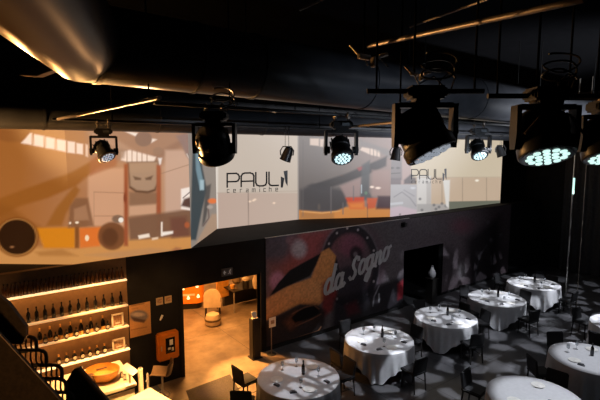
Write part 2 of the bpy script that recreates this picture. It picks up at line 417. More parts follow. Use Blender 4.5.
    c.poly([(145, 178), (153, 175.5), (151, 180), (146, 180)], (120, 92, 74), .9, .5); c.rect(130, 163, 158, 172, (190, 158, 132), .6, 1)
    c.poly([(115, 148), (126, 150), (124, 158), (117, 160)], (172, 142, 122), .8, 1); c.ell(158, 151, 5, 4, (170, 138, 118), .9, .8)
    c.poly([(158, 158), (162, 158), (160, 168)], (246, 236, 230), .9, .5)
    c.rect(124, 164, 128, 246, (172, 100, 66), 1, .7); c.rect(156.5, 165, 161, 230, (176, 104, 72), 1, .7); c.ell(125, 198, 1.5, 5, (150, 82, 54), .9)
    # right-hand machine
    c.poly([(128, 218), (196, 208), (196, 236), (130, 240)], (140, 106, 84), .95, 1); c.poly([(170, 218), (186, 216), (190, 236), (172, 238)], (130, 88, 74), .9, 1.2)
    c.poly([(181, 189), (194, 186), (194, 211), (181, 209)], (250, 236, 226), 1, .5); c.poly([(181, 206), (184, 199), (190, 197), (195, 203), (195, 209)], (110, 84, 76), 1, .7); c.line([(183, 198), (190, 192), (194, 193)], .9, (110, 90, 84))
    c.rect(161, 222, 162.5, 236, (255, 240, 226), 1, .4); c.poly([(162, 232), (173, 231), (173, 233.5), (162, 236)], (252, 238, 226), 1, .5); c.poly([(138, 235.5), (149, 233.5), (150, 237), (139, 239)], (250, 232, 214), 1, .5); c.poly([(152, 238), (158, 237), (158, 239), (152, 240)], (240, 214, 190), 1, .5)
    c.ell(187, 225, 2.5, 3, (190, 110, 72), .9, .8); c.c = c.c ** 1.22 * 1.08; c.poly([(172, 250), (176, 247), (181, 248), (180, 252)], (172, 104, 70), .9, .7)
    c.poly([(176, 136), (192, 132), (196, 158), (193, 165), (186, 155), (181, 144)], (152, 124, 116), 1, .8); c.line([(187, 154), (193, 166), (196, 178)], 1, (235, 222, 212), .9)
    c.line([(188, 154), (194, 168)], .7, (120, 100, 92))
def paint_wing(c):
    c.rect(190, 120, 220, 260, (150, 138, 128), 1, .5)
    c.poly([(193, 132), (203, 136), (199, 148), (203, 170), (207, 190), (202, 210), (196, 240), (190, 240)], (62, 72, 76), 1, 1)
    c.poly([(195, 142), (199, 140), (199, 160), (203, 180), (200, 190), (196, 170)], (120, 146, 156), 1, .8); c.rect(200, 180, 204, 190, (176, 200, 208), .9, .8)
    c.poly([(206, 186), (211, 184), (209, 204), (205, 222), (202, 226)], (78, 74, 72), .9, 1); c.line([(208, 204), (209, 218), (203, 226)], 1.2, (110, 90, 84))
    c.ell(212.5, 201, 4.5, 2.6, (234, 122, 62), 1, .7); c.poly([(200, 236), (212, 214), (218, 214), (218, 232), (196, 244)], (176, 146, 122), 1, 1); c.ell(210, 207, 3, 2, (180, 165, 155), .9)
def paint_logo_panel(c):
    c.rect(215, 193, 302, 240, (197, 172, 157), 1, .5); c.gradx(217, 300, (210, 195, 180), 0, .35)
    c.rect(215, 100, 218, 240, (236, 226, 214), .9, .4); c.line([(217, 193), (299, 191)], .7, (188, 168, 152), .8); c.line([(248.3, 193), (248.3, 232)], .7, (130, 110, 100), .9)
    c.rect(297.6, 100, 300, 240, (150, 140, 134), 1, .4)
    for x, y in ((250, 201.5), (253.5, 200.5), (274, 203), (255, 199.5)): c.ell(x, y, 1.3, .9, (255, 226, 200), 1, .5)
def paint_machine_far(c):
    c.soften = 1.5
    c.grady(140, 200, (128, 120, 117), 0, 1); c.gradx(340, 395, (176, 156, 150), 0, .9)
    for q in ([(310, 138.5), (319, 138.5), (319, 146), (310, 145)], [(320, 139), (324, 139), (323, 147), (320, 146.5)], [(362, 147), (380, 150), (380, 157), (371, 155), (360, 150)]): c.poly(q, (226, 208, 196), 1, .5)
    for x in (370, 373.5, 377): c.line([(x, 147), (x, 158)], .6, (150, 136, 130), .9)
    c.poly([(360, 140), (390, 150), (390, 158), (372, 148), (360, 146)], (150, 144, 142), .9, 1)
    c.poly([(308, 186), (345, 174), (376, 161), (387, 156), (386, 166), (364, 176), (332, 187), (330, 192)], (88, 84, 84), .95, .8); c.poly([(357, 168), (364, 165.5), (365, 169), (359, 171)], (176, 100, 100), .9, .6)
    c.poly([(300, 190), (312, 184), (344, 190), (350, 198), (344, 212), (300, 212)], (96, 92, 93), .95, 1.5)
    c.poly([(340, 186), (362, 177), (362, 196), (346, 198)], (174, 152, 148), .9, 1)
    c.poly([(362, 165), (370, 160), (369, 192), (374, 200), (360, 200)], (106, 108, 110), .9, .8); c.rect(372, 170, 390, 196, (178, 154, 148), .8, 1)
    c.poly([(298, 210), (322, 212), (336, 211), (346, 207), (392, 207), (392, 226), (298, 226)], (212, 152, 92), 1, .7); c.poly([(300, 212), (320, 214), (334, 213), (334, 219), (300, 219)], (176, 132, 90), .7, .8); c.line([(302, 211.5), (322, 213), (340, 211)], .8, (232, 184, 130))
    c.poly([(345.5, 197.5), (364, 197), (364.5, 209), (350, 209)], (205, 96, 66), 1, .6); c.poly([(348, 203), (364, 202), (364.5, 209), (350, 209)], (226, 150, 84), .9, 1.5); c.poly([(367, 198), (378, 198), (375, 208), (367, 209)], (206, 112, 76), 1, .6); c.poly([(378, 196), (392, 196), (392, 209), (376, 209)], (86, 62, 70), .9, .8)
    for x, a, b in ((331, 187, 213), (343, 203, 214), (353.5, 186, 200)): c.line([(x, a), (x, b)], 1, (132, 126, 126), .9)
    c.ell(319, 207, 1.2, 3, (122, 112, 106), .9); c.ell(372, 187, 2, 1.2, (244, 226, 214)); c.ell(378, 188, 2.6, 1.2, (244, 226, 214)); c.ell(366, 193, 1.4, 1.6, (126, 150, 130)); c.line([(361.5, 185), (361.5, 193)], .8, (200, 210, 216))
    c.c = c.c ** 1.25 * 1.08
    c.line([(303, 140), (303, 216)], .7, (112, 106, 104), .8); c.line([(367.5, 204), (367.5, 220)], .7, (90, 80, 80), .8)
def paint_far_panel(c):
    c.gradx(380, 420, (205, 188, 168), 0, 1)
    c.rect(400, 120, 510, 177.5, (212, 197, 172), 1, .5); c.rect(412, 177.5, 510, 212, (202, 179, 155), 1, .5)
    c.rect(380, 120, 411, 186, (184, 160, 155), 1, 1); c.rect(388, 157, 402, 180, (136, 128, 128), .95, .8); c.ell(392, 168, 2, 1, (96, 90, 90)); c.ell(398, 168, 2, 1, (96, 90, 90)); c.line([(391, 173.5), (400, 173)], .8, (90, 84, 84)); c.rect(387, 178, 401, 186, (120, 110, 112), .9, .8)
    c.poly([(404, 180), (411, 174), (416, 178), (416, 184), (404, 184)], (90, 84, 86), .9, 1)
    c.rect(380, 184.5, 417, 230, (182, 178, 180), 1, .4); c.poly([(390, 208), (400, 206), (417, 210), (417, 216), (390, 218)], (206, 186, 194), .9, 1); c.line([(394, 197), (402, 192), (410, 198), (416, 206)], 1, (150, 146, 150)); c.line([(391, 204), (402, 203)], 2.5, (204, 204, 208)); c.ell(400, 214.5, 1, 1, (130, 124, 124)); c.line([(404, 190), (414, 196)], 1.2, (160, 156, 160)); c.ell(413, 188, 2.5, 1.2, (206, 206, 210))
    c.poly([(417, 176), (431, 176), (431, 230), (417, 230)], (212, 208, 204), .95, .5); c.rect(426.5, 182, 431, 205, (186, 180, 176), .9, .6); c.rect(417, 204, 449, 212, (172, 168, 166), .9, .6)
    for x, y in ((434, 205), (439, 207), (442, 203.5), (446, 206), (436, 209), (422, 210), (420, 199)): c.ell(x, y, 1.4, 1.3, (118, 116, 116), .9)
    c.poly([(443, 180), (450, 180), (449, 208), (446, 206)], (226, 222, 216), 1, .7)
    for x in (442, 462.5, 486.5): c.line([(x, 178), (x, 203)], .6, (150, 132, 114), .9)
    c.poly([(449, 201.5), (500, 200.5), (500, 206), (449, 210)], (112, 114, 100), 1, .4); c.ell(477, 180.5, 1.8, 1.1, (255, 246, 228)); c.line([(412, 177.5), (500, 177)], .5, (186, 166, 144), .9)

scr = attr_mat('projected picture', estr=0.88)
def screen(name, label, A, B, nu, nv, paint, base):
    r = thing(name, label, 'projection screen', ((A.x + B.x) / 2, (A.y + B.y) / 2, LEDGE))
    p = picture_panel('screen_face', A, B, LEDGE + .005, ZT, nu, nv, paint, scr, base, None)
    p.parent = r; p.location = -r.location
    e = Vector((B.x - A.x, B.y - A.y, 0)).normalized()
    nn = Vector((-e.y, e.x, 0)); 
    if nn.dot(Vector((A.x, A.y, 0))) < 0: nn = -nn
    fr = MB()
    for z in (LEDGE + .05, ZT - .05): fr.cyl(Vector((A.x, A.y, z)) + nn * .08, Vector((B.x, B.y, z)) + nn * .08, .03, n=8)
    b = fr.build('backing_frame', M['pipe'], None); b.parent = r; b.location = -r.location
    return r
screen('projection_screen', 'projection screen with dark wheel and brown arm of an orange machine, above the bar shelves', pA, pB, 110, 130, paint_machine, (180, 120, 65))
screen('projection_screen', 'projection screen showing a pale block hung between two orange posts in a shed', pB, pC, 210, 190, paint_machine, (180, 120, 65))
screen('projection_screen', 'narrow angled screen with a blue grey machine edge beside the logo', pC, pD, 50, 130, paint_wing, (150, 138, 128))
ps = screen('projection_screen', 'plain beige projection screen carrying the large PAUL logo', pD, pE, 90, 120, paint_logo_panel, (208, 193, 178))
screen('projection_screen', 'grey projection screen with small orange red machine on a yellow strip', pE, pF, 150, 160, paint_machine_far, (150, 142, 138))
fs = screen('projection_screen', 'beige projection screen with whitish overlapping patches and a half hidden logo', pF, pG, 190, 140, paint_far_panel, (205, 188, 168))

# ---- lettering on the screens: strokes traced on the screen plane
def on_plane(px, py, A, B, lift):
    n = Vector((-(B - A).y, (B - A).x)).normalized()
    if n.dot(A) > 0: n = -n
    r = ray(px, py); p0 = Vector((A.x, A.y)) + n * lift
    t = (n.x * (p0.x - EYE.x) + n.y * (p0.y - EYE.y)) / (n.x * r.x + n.y * r.y)
    return EYE + r * t
def ribbon(mb, pts, w, A, B, lift=.012):
    for k in range(len(pts) - 1):
        (x0, y0), (x1, y1) = pts[k], pts[k + 1]
        dx, dy = x1 - x0, y1 - y0; L = math.hypot(dx, dy) or 1; ux, uy = dx / L * w / 2, dy / L * w / 2
        q = [(x0 - ux - uy, y0 - uy + ux), (x1 + ux - uy, y1 + uy + ux), (x1 + ux + uy, y1 + uy - ux), (x0 - ux + uy, y0 - uy - ux)]
        a = [on_plane(x, y, A, B, lift) for x, y in q]; b = [on_plane(x, y, A, B, lift - .009) for x, y in q]
        mb.add(a + b, [(0, 1, 2, 3), (4, 7, 6, 5), (0, 4, 5, 1), (1, 5, 6, 2), (2, 6, 7, 3), (3, 7, 4, 0)])
def logo(parent, A, B, x0, y0, sx, sy, wid, slope=-0.03):
    T = lambda pts: [(x0 + u * sx, y0 + v * sy + slope * u * sx) for u, v in pts]
    L = {'P': [[(0, 13.3), (0, 0), (9, 0), (11, 1.2), (12, 3), (12, 5.5), (10.6, 7.6), (8.5, 8.2), (0, 8.2)]],
         'A': [[(14, 13.3), (14, 3), (15.4, .8), (17.5, 0), (23, 0), (25.6, 1), (26.6, 3), (26.6, 13.3)], [(14, 8.2), (26.6, 8.2)]],
         'U': [[(28.6, 0), (28.6, 10), (29.8, 12.4), (32, 13.3), (36, 13.3), (38.4, 12.4), (39.4, 10), (39.4, 0)]],
         'L': [[(41.8, 0), (41.8, 11), (43, 12.8), (45, 13.3), (51, 13.3)]]}
    mb = MB()
    for k in L:
        for st in L[k]: ribbon(mb, T(st), wid, A, B)
    o = mb.build('logo_letters', M['logo'], None, smooth=False); o.parent = parent; o.location = -parent.location
    o['label'] = 'dark outlined letters PAUL'
    mk = MB()
    for k_, q_ in enumerate(([(53.6, 15.6), (53.6, 4.4), (57.2, 6.4), (55.6, 15.6)], [(56.4, -.8), (60.4, -1.4), (60.4, 14.4), (58.2, 10.6)])):
        q_ = T(q_); mk.add([on_plane(x, y, A, B, .012) for x, y in q_] + [on_plane(x, y, A, B, .003) for x, y in q_], [(0, 1, 2, 3), (4, 7, 6, 5), (0, 4, 5, 1), (1, 5, 6, 2), (2, 6, 7, 3), (3, 7, 4, 0)])
    o = mk.build('logo_mark', M['logo_grey'], None, smooth=False); o.parent = parent; o.location = -parent.location
    g = {'c': [[(2, 0), (0, 0), (0, 3), (2, 3)]], 'e': [[(0, 1.5), (2, 1.5), (2, 0), (0, 0), (0, 3), (2, 3)]], 'r': [[(0, 3), (0, 0), (1.8, 0)]], 'a': [[(0, 0), (2, 0), (2, 3), (0, 3), (0, 1.5), (2, 1.5)]],
         'm': [[(0, 3), (0, 0), (3, 0), (3, 3)], [(1.5, 0), (1.5, 3)]], 'i': [[(0, .4), (0, 3)], [(0, -1), (0, -.7)]], 'h': [[(0, -1.4), (0, 3)], [(0, 0), (2, 0), (2, 3)]]}
    tx = MB(); xs = [0, 6.3, 13, 19, 25, 32.5, 36.5, 42, 48.5]
    for ch, x in zip('ceramiche', xs):
        for st in g[ch]: ribbon(tx, T([(x + u, 16 + v) for u, v in st]), .55 * sx, A, B)
    o = tx.build('logo_small_text', M['logo'], None, smooth=False); o.parent = parent; o.location = -parent.location
    o['label'] = 'small spaced lettering ceramiche'
logo(ps, pD, pE, 227.2, 173.6, 1.0, 1.0, 1.5)
logo(fs, pF, pG, 411.5, 169.5, 0.58, 0.72, 0.8, 0.0)

# ================================================================== mural on the long wall
def paint_mural(c):
    c.gradx(262, 500, (96, 92, 96), .55, 1)
    c.gradx(360, 490, (104, 90, 96), 0, .9)
    c.poly([(262, 232), (300, 230), (296, 262), (280, 270), (262, 262)], (84, 78, 92), .8, 6)
    c.poly([(300, 232), (350, 222), (352, 250), (330, 262), (300, 268), (280, 280)], (150, 72, 74), .85, 7); c.poly([(268, 300), (268, 262), (300, 258), (296, 280)], (150, 80, 70), .6, 6)
    c.ell(299, 249, 7.5, 9, (168, 160, 172), .95, 2.5); c.ell(277.5, 281, 7.5, 9, (186, 130, 158), .95, 2.5); c.ell(290, 240, 4, 5, (140, 100, 110), .6, 2)
    # wheel behind the lettering
    c.ell(352, 262, 34, 40, (92, 70, 80), .75, 5); c.ring(350, 266, 26, 38, 7, (40, 38, 44), .95, 1.2); c.ring(350, 266, 29.5, 43, 1.4, (118, 110, 120), .7, .8)
    c.ell(352, 246, 12, 11, (128, 76, 96), .8, 3); c.ell(356, 254, 6.5, 8, (34, 32, 38), .9, 1.5); c.ell(355.5, 254.5, 2, 2.6, (120, 112, 122), .9, .8)
    c.poly([(326, 259), (336, 256), (340, 272), (330, 280)], (26, 24, 28), .95, .8); c.ell(350, 284, 17, 18, (46, 44, 52), .9, 3)
    for a in range(0, 360, 24): c.ell(350 + 26 * math.cos(R(a)), 266 + 38 * math.sin(R(a)), .9, 1.1, (190, 184, 190), .85, .5)
    for x, y in ((329, 263), (331, 270), (336, 269)): c.ell(x, y, 1.2, 1.4, (150, 146, 152), .8, .6)
    # orange bonnet
    c.poly([(284, 288), (311, 278), (321, 252), (329, 248), (336, 256), (332, 276), (328, 296), (318, 306), (300, 304), (268, 320), (266, 320), (266, 300)], (206, 142, 88), 1, .8)
    c.poly([(266, 300), (285, 288), (310, 279), (324, 284), (320, 300), (296, 300), (266, 316)], (212, 150, 98), .8, 2)
    c.poly([(272, 292), (278, 283), (290, 270), (308, 260), (321, 253), (316, 265), (310, 276), (286, 287), (270, 296)], (24, 22, 24), 1, .7)
    c.poly([(322, 284), (331, 276), (337, 290), (333, 310), (322, 318)], (126, 44, 44), .9, 2)
    # dark lower front
    c.poly([(264, 322), (300, 304), (318, 304), (326, 312), (322, 340), (264, 362)], (44, 34, 34), .95, 2); c.poly([(284, 322), (296, 312), (300, 322), (290, 330)], (110, 66, 46), .8, 3)
    c.poly([(291, 318), (298, 311), (312, 305), (318, 307), (320, 313), (310, 318), (295, 323)], (14, 13, 14), 1, .8); c.line([(292, 314), (304, 307.5), (314, 305), (319, 309)], 1, (120, 84, 66), .9); c.line([(296, 326), (312, 319), (321, 314)], .8, (130, 88, 64), .8)
    c.line([(266, 349), (300, 337), (318, 331), (321, 327)], .9, (170, 124, 90), .95)
    # dark body of the second car, red tail
    c.poly([(334, 300), (372, 288), (405, 275), (406, 320), (330, 345)], (34, 32, 38), .9, 3); c.poly([(398, 284), (405, 278), (405, 296), (398, 300)], (150, 48, 58), .95, 1.5); c.poly([(345, 306), (356, 301), (360, 312), (348, 316)], (90, 36, 44), .8, 2.5)
    c.line([(379, 286), (374, 297), (373, 306)], 1, (140, 140, 148), .8); c.line([(379, 294), (379, 302)], 1.2, (160, 160, 166), .8); c.line([(383, 315), (390, 313), (398, 307)], 1, (140, 140, 146), .8); c.poly([(384, 312), (402, 300), (405, 304), (390, 314)], (14, 14, 16), .9, .8)
    # lights beyond the doorway
    c.ell(462, 226, 10, 7, (126, 78, 92), .7, 4); c.ell(462, 271, 4, 7, (150, 146, 150), .8, 2.5); c.ell(445, 262, 14, 16, (64, 58, 62), .6, 5); c.poly([(466, 240), (500, 215), (500, 300), (470, 300)], (32, 30, 34), .85, 5)
    c.line([(479, 300), (474, 280), (480, 255), (487, 245)], 1.4, (78, 76, 82), .7)
    c.ell(488, 222, 2, 2, (110, 106, 112), .8, .8); c.ell(491, 240, 1.6, 2, (110, 106, 112), .8, .8); c.ell(501, 235, 1.5, 1.8, (110, 106, 112), .8, .8); c.ell(428, 226, 12, 7, (110, 104, 108), .5, 4)
    c.noise(.35, 4, 2)
mx0, mx1 = 6.32, 19.0
mural = thing('wall_mural', 'large dark printed mural of an orange car bonnet and wheel with silver script lettering', 'mural', ((mx0 + mx1) / 2, WY, 0))
mp = picture_panel('printed_sheet', Vector((mx0, WY - .04)), Vector((mx1, WY - .04)), 0.12, LEDGE - .005, 420, 130, paint_mural, attr_mat('mural print', 0, rough=0.65), (90, 86, 92), None, thick=.03, hole=(d2l, d2r, D2H))
mp.parent = mural; mp.location = -mural.location

def arc(cx, cy, rx, ry, a0, a1, n=16): return [(cx + rx * math.cos(R(a0 + (a1 - a0) * k / n)), cy + ry * math.sin(R(a0 + (a1 - a0) * k / n))) for k in range(n + 1)]
GL = {'d': ([arc(.34, .5, .30, .46, 30, 390), [(.72, 1.75), (.62, .3), (.68, .06), (.9, .08), (1.02, .22)]], 1.0),
      'a': ([arc(.34, .5, .30, .46, 30, 390), [(.66, .95), (.60, .3), (.66, .05), (.86, .06), (1.0, .22)]], 1.0),
      's': ([[(.0, .2), (.16, .02), (.40, .0), (.58, .2), (.54, .46), (.32, .70), (.18, .95), (.24, 1.25), (.44, 1.40), (.66, 1.30), (.72, 1.1)]], .92),
      'o': ([arc(.34, .5, .30, .46, 80, 440), [(.40, .94), (.6, .82), (.86, .9)]], .80),
      'g': ([arc(.34, .5, .30, .46, 30, 390), [(.68, .95), (.60, .1), (.54, -.45), (.36, -.72), (.14, -.6), (.2, -.3), (.6, 0), (.95, .2)]], .92),
      'n': ([[(.05, .9), (.18, .92), (.14, .0)], [(.15, .45), (.3, .82), (.5, .94), (.62, .8), (.58, .2), (.66, .02), (.84, .1), (.94, .24)]], .92)}
def script_word(word, p0, p1, size):
    """brush lettering running from photo point p0 to p1 along the wall"""
    A_ = at_y(*p0, WY - .052); B_ = at_y(*p1, WY - .052); ex = (B_ - A_); tot = sum(GL[c][1] for c in word); sc = ex.length / tot; ex = ex.normalized(); ez = Vector((0, 0, 1)); nn = Vector((0, -1, 0)); x = 0; mb = MB()
    for ch in word:
        for st in GL[ch][0]:
            pts = [A_ + ex * ((u + x) * sc + .24 * v * size) + ez * (v * size) for u, v in st]
            for k in range(len(pts) - 1):
                d_ = (pts[k + 1] - pts[k]); L_ = d_.length or 1; d_ = d_ / L_; sd = nn.cross(d_) * (size * (.085 + .05 * abs(d_.z)))
                e_ = d_ * size * .06
                lf_ = nn * (.0006 * (k % 20)); mb.prism([v_ + lf_ for v_ in (pts[k] - e_ + sd, pts[k + 1] + e_ + sd, pts[k + 1] + e_ - sd, pts[k] - e_ - sd)], (0, .008, 0))
        x += GL[ch][1]
    o = mb.build('script_lettering', M['script'], None, smooth=False); o.parent = mural; o.location = -mural.location; o['label'] = 'silver grey script word ' + word
script_word('da', (323.5, 296), (344, 286), .46); script_word('sogno', (349, 280.5), (388.5, 259), .45)

# ================================================================== ducts
def pipe_rings(mb, p0, p1, r, n):
    mb.cyl(p0, p1, r, n=n)
D1Y, D1R, D1Z = 5.5, .43, 6.68
D1S = -.0145                 # gentle fall of the long run
el = Vector((at_d(86, 85, 1).x, 0, 0))
exx = 1.12
duct = thing('ventilation_duct', 'big round black ventilation duct with an elbow, warm lit along its underside', 'duct', (exx, D1Y, D1Z))
dvec = Vector((.356, .934, 0)).normalized()
E0 = Vector((exx, D1Y, D1Z))
def mitred(name, far, axis, bis, r, n=48):
    """a round duct from far to the elbow, cut along the bisecting plane"""
    axis = axis.normalized(); u = axis.cross(UP).normalized(); w_ = u.cross(axis); vs = []
    for k in range(n):
        o = u * r * math.cos(2 * PI * k / n) + w_ * r * math.sin(2 * PI * k / n)
        t = -(o.dot(bis)) / axis.dot(bis); vs += [far + o, E0 + o + axis * t]
    mb = MB(); mb.add(vs, [(2 * k, 2 * ((k + 1) % n), 2 * ((k + 1) % n) + 1, 2 * k + 1) for k in range(n)]); return mb.build(name, M['duct'], duct)
bis = (dvec + Vector((1, 0, 0))).normalized()
ld = Vector((1, 0, D1S)).normalized(); bis = (dvec + ld).normalized()
mitred('long_section', E0 + ld * (XE - exx - .02), -ld, bis, D1R)
mitred('bend_section', E0 - dvec * 8.5, dvec, bis, D1R)
def collar(parent, c, ax, r, w, m='duct'):
    a = Vector(ax).normalized(); MB().cyl(Vector(c) - a * w / 2, Vector(c) + a * w / 2, r, n=40).build('seam_collar', M[m], parent)
for px in (97, 192, 250, 358, 466, 578):
    s_ = (px - 300) / 449.7; d = D1Y / (.8 - .6 * s_); X = .6 * d + .8 * s_ * d
    collar(duct, (X + .05, D1Y, D1Z + D1S * (X - exx)), (1, 0, D1S), D1R + .014, .035 if px != 97 else .06)
for X in (3.2, 6.6, 10.5, 15):
    b = MB(); b.cyl((X, D1Y, D1Z + D1R - .02 + D1S * (X - exx)), (X, D1Y, 8.0), .008, n=8); b.build('hanger_rod', M['hanger'], duct)
# trunnion bracket near the elbow
br = MB(); q = [at_d(19, 75, 5.6), at_d(37, 76, 5.6), at_d(56, 69, 5.6), at_d(44, 60, 5.6)]; br.prism(q, FWD * .12)
b_ = br.build('angled_steel_bracket', M['bare_pipe'], None, origin=q[0]); tag(b_, 'short angled steel bracket jutting out behind the duct elbow', 'bracket')
br = MB(); br.cyl(at_d(38, 70, 5.7), at_d(38, 70, 5.7) + Vector((0, 0, 2.5)), .012, n=8); br.build('hanger_rod', M['hanger'], b_)

D2Y, D2R, D2Z = 9.0, .28, 6.13
duct2 = thing('ventilation_duct', 'slimmer black duct running just above the top edge of the projection screens', 'duct', (0, D2Y, D2Z))
MB().tube([(-5, D2Y, D2Z), (XE, D2Y, D2Z)], D2R, 32).build('long_section', M['duct'], duct2)
for px in (45, 158, 262, 330, 420):
    s_ = (px - 300) / 449.7; d = D2Y / (.8 - .6 * s_); collar(duct2, (.6 * d + .8 * s_ * d, D2Y, D2Z), (1, 0, 0), D2R + .01, .035)
for X in (0.5, 3, 6.6, 10, 13.5):
    MB().cyl((X, D2Y, D2Z + D2R - .02), (X, D2Y, 8.0), .012, n=8).build('hanger_rod', M['hanger'], duct2)

# ================================================================== lighting pipes
def rod(name, label, a, b, r, m, hang=()):
    a, b = Vector(a), Vector(b); o = thing(name, label, 'pipe', a)
    MB().cyl(a, b, r, n=12).build('tube', m, o)
    for t in hang:
        p = a.lerp(b, t); MB().cyl(p, (p.x, p.y, 8.0), .01, n=6).build('hanger_rod', M['hanger'], o)
    return o
P5 = 5.2; zP5 = 6.04
rod('lighting_pipe', 'long black lighting pipe under the big duct holding the middle lamps', (1.8, P5, zP5), (14, P5, zP5), .024, M['pipe'], (.08, .4, .75, 1))
P8 = 8.35; zP8 = 6.0
rod('lighting_pipe', 'long black lighting pipe just in front of the slim duct by the screens', (1.2, P8, zP8), (20, P8, zP8), .022, M['pipe'], (.05, .3, .6, .9))
a = at_d(368, 46, 5.9); b = at_d(585, -1, 3.4)
rod('brace_pipe', 'bare steel brace pipe slanting over the big duct above the large lamp', a, b, .028, M['bare_pipe'], (1,))
rod('brace_pipe', 'thin orange lit rod high above the ducts, upper middle', at_d(410, 27, 6), at_d(488, -1, 4.4), .012, M['bare_pipe'], (1,))
rod('brace_pipe', 'short orange lit rod at the very top edge of the view', at_d(300, 10, 6), at_d(326, -2, 5.2), .014, M['bare_pipe'], (1,))
rod('brace_pipe', 'slanting steel pipe clamped to the slim duct near its seam', at_d(58, 119, 7.2), at_d(160, 97.5, 5.2), .024, M['bare_pipe'], (.92,))
rod('brace_pipe', 'thin steel pipe reaching behind the largest hanging lamp', at_d(344, 127.5, 7.5), at_d(404, 121.5, 5.2), .02, M['bare_pipe'], (.95,))

# ================================================================== stage lamps
def clamp_set(parent, p, dirx, s, top, m):
    """two hook clamps under a pipe point p, bolted to the lamp base"""
    for k in (-1, 1):
        mb = MB(); c = Vector(p) + Vector(dirx) * k * .11 * s
        ring = [c + Vector((dirx[1] * -1, dirx[0], 0)) * .034 * math.cos(t) + Vector((0, 0, 1)) * .034 * math.sin(t) for t in np.linspace(-1.2, 4.3, 12)]
        mb.tube(ring, .010 * s + .004, 6); mb.cyl(c - Vector((0, 0, .03)), (c.x, c.y, top), .012 * s, n=8)
        mb.cyl(c + Vector((dirx[1] * -.03, dirx[0] * .03, .0)), c + Vector((dirx[1] * -.09, dirx[0] * .09, .03)), .008, n=6); mb.box(c - Vector((0, 0, .045)), (.05 * s, .05 * s, .03))
        mb.build('hook_clamp', m, parent)
def moving_head(label, piv, aim, yaxis, s, face='led', pipe_z=None, cells=True, group='moving head stage lamps', big=False, dark=False, hexhood=False):
    """piv: centre of the head; aim: direction the lens looks; yaxis: horizontal tilt axis between the yoke arms"""
    piv = Vector(piv); aim = Vector(aim).normalized(); ya = Vector(yaxis); ya -= aim * ya.dot(aim); ya.normalize()
    yh = Vector((ya.x, ya.y, 0)).normalized(); fwd = Vector((-yh.y, yh.x, 0))
    root_z = pipe_z if pipe_z else piv.z + .75 * s
    r = thing('moving_head_spotlight', label, 'stage lamp', (piv.x, piv.y, root_z), group)
    RM = Matrix((yh, fwd, UP)).transposed().to_4x4(); RM.translation = piv
    bz = .36 * s
    base = MB(); base.box((0, 0, bz + .06 * s), (.34 * s, .26 * s, .12 * s), RM, .02 * s); base.box((0, 0, bz - .02 * s), (.22 * s, .22 * s, .06 * s), RM, .01 * s)
    for k in (-1, 1): base.box((k * .17 * s, 0, bz + .06 * s), (.03 * s, .2 * s, .07 * s), RM, .008 * s)
    base.build('base_box', M['fixture'], r)
    dp = MB(); dp.box((.05 * s, -.152 * s, bz + .06 * s), (.12 * s, .006 * s, .05 * s), RM); dp.build('display_panel', M['lens'], r)
    yk = MB(); yk.box((0, 0, bz - .055 * s), (.54 * s, .13 * s, .05 * s), RM, .015 * s)
    for k in (-1, 1):
        yk.prism([RM @ Vector((k * (.252 if big else .235) * s, y, z)) for y, z in ((-.065 * s, bz - .04 * s), (.065 * s, bz - .04 * s), (.075 * s, .05 * s), (.05 * s, -.09 * s), (-.05 * s, -.09 * s), (-.075 * s, .05 * s))], RM.to_3x3() @ Vector((k * .045 * s, 0, 0)))
        yk.cyl(RM @ Vector((k * .19 * s, 0, 0)), RM @ Vector((k * .29 * s, 0, 0)), .06 * s, n=16)
    yk.build('yoke', M['fixture'], r)
    HM = Matrix((ya, aim.cross(ya) * -1, aim)).transposed().to_4x4()
    if HM.to_3x3().determinant() < 0: HM = Matrix((ya, aim.cross(ya), aim)).transposed().to_4x4()
    HM.translation = piv
    if big: prof = [(.10, -.29), (.17, -.275), (.215, -.21), (.22, -.12), (.228, -.11), (.228, -.06), (.22, -.05), (.225, .04), (.25, .07), (.25, .15), (.24, .17), (.22, .17)]
    else: prof = [(.07, -.23), (.12, -.22), (.15, -.18), (.155, -.10), (.165, -.09), (.165, -.05), (.155, -.04), (.16, .05), (.185, .09), (.19, .17), (.18, .185), (.165, .185)]
    hb = MB(); hb.lathe([(a * s, b * s) for a, b in prof], 28, HM)
    for k in range(10):
        an = 2 * PI * k / 10 + .1; hb.box((0, 0, 0), (.02 * s, .02 * s, .16 * s), HM @ Matrix.Rotation(an, 4, 'Z') @ Matrix.Translation((prof[3][0] * s + .004, 0, -.13 * s)), .003)
    h = hb.build('lamp_head', M['fixture'], r)
    zf = prof[-1][1]; rf = prof[-1][0]
    MB().lathe([(rf * s, (zf - .015) * s), (rf * s, (zf + .004) * s), (0.0, (zf + .008) * s)], 28, HM).build('lens_plate', M['lens'], h, origin=h['_o'])
    cl = MB(); rings = ((0, 1), (.36, 6), (.70, 12)) if cells else ((0, 1),)
    for rr, nn_ in rings:
        for k in range(nn_):
            an = 2 * PI * k / nn_; cr = .148 if cells else .6
            cl.lathe([(cr * rf * s, (zf + .004) * s), (cr * rf * s * .95, (zf + .014) * s), (cr * rf * s * .5, (zf + .02) * s)], 10, HM @ Matrix.Translation((rr * rf * s * math.cos(an), rr * rf * s * math.sin(an), 0)))
    cl.build('led_cells', M[face], h, origin=h['_o'])
    if hexhood:
        hm = MB(); pts = [RM @ Vector((x * s, -.17 * s, z * s)) for x, z in ((-.27, .05), (-.13, .22), (.13, .22), (.27, .05))]
        hm.tube(pts, .012 * s, 6); hm.build('hood_rail', M['bare_pipe'], r)
    clamp_set(r, (piv.x, piv.y, root_z), tuple(yh), s, piv.z + bz + .1 * s, M['clampmetal'])
    cb = MB(); c0 = RM @ Vector((.16 * s, .1 * s, bz + .12 * s))
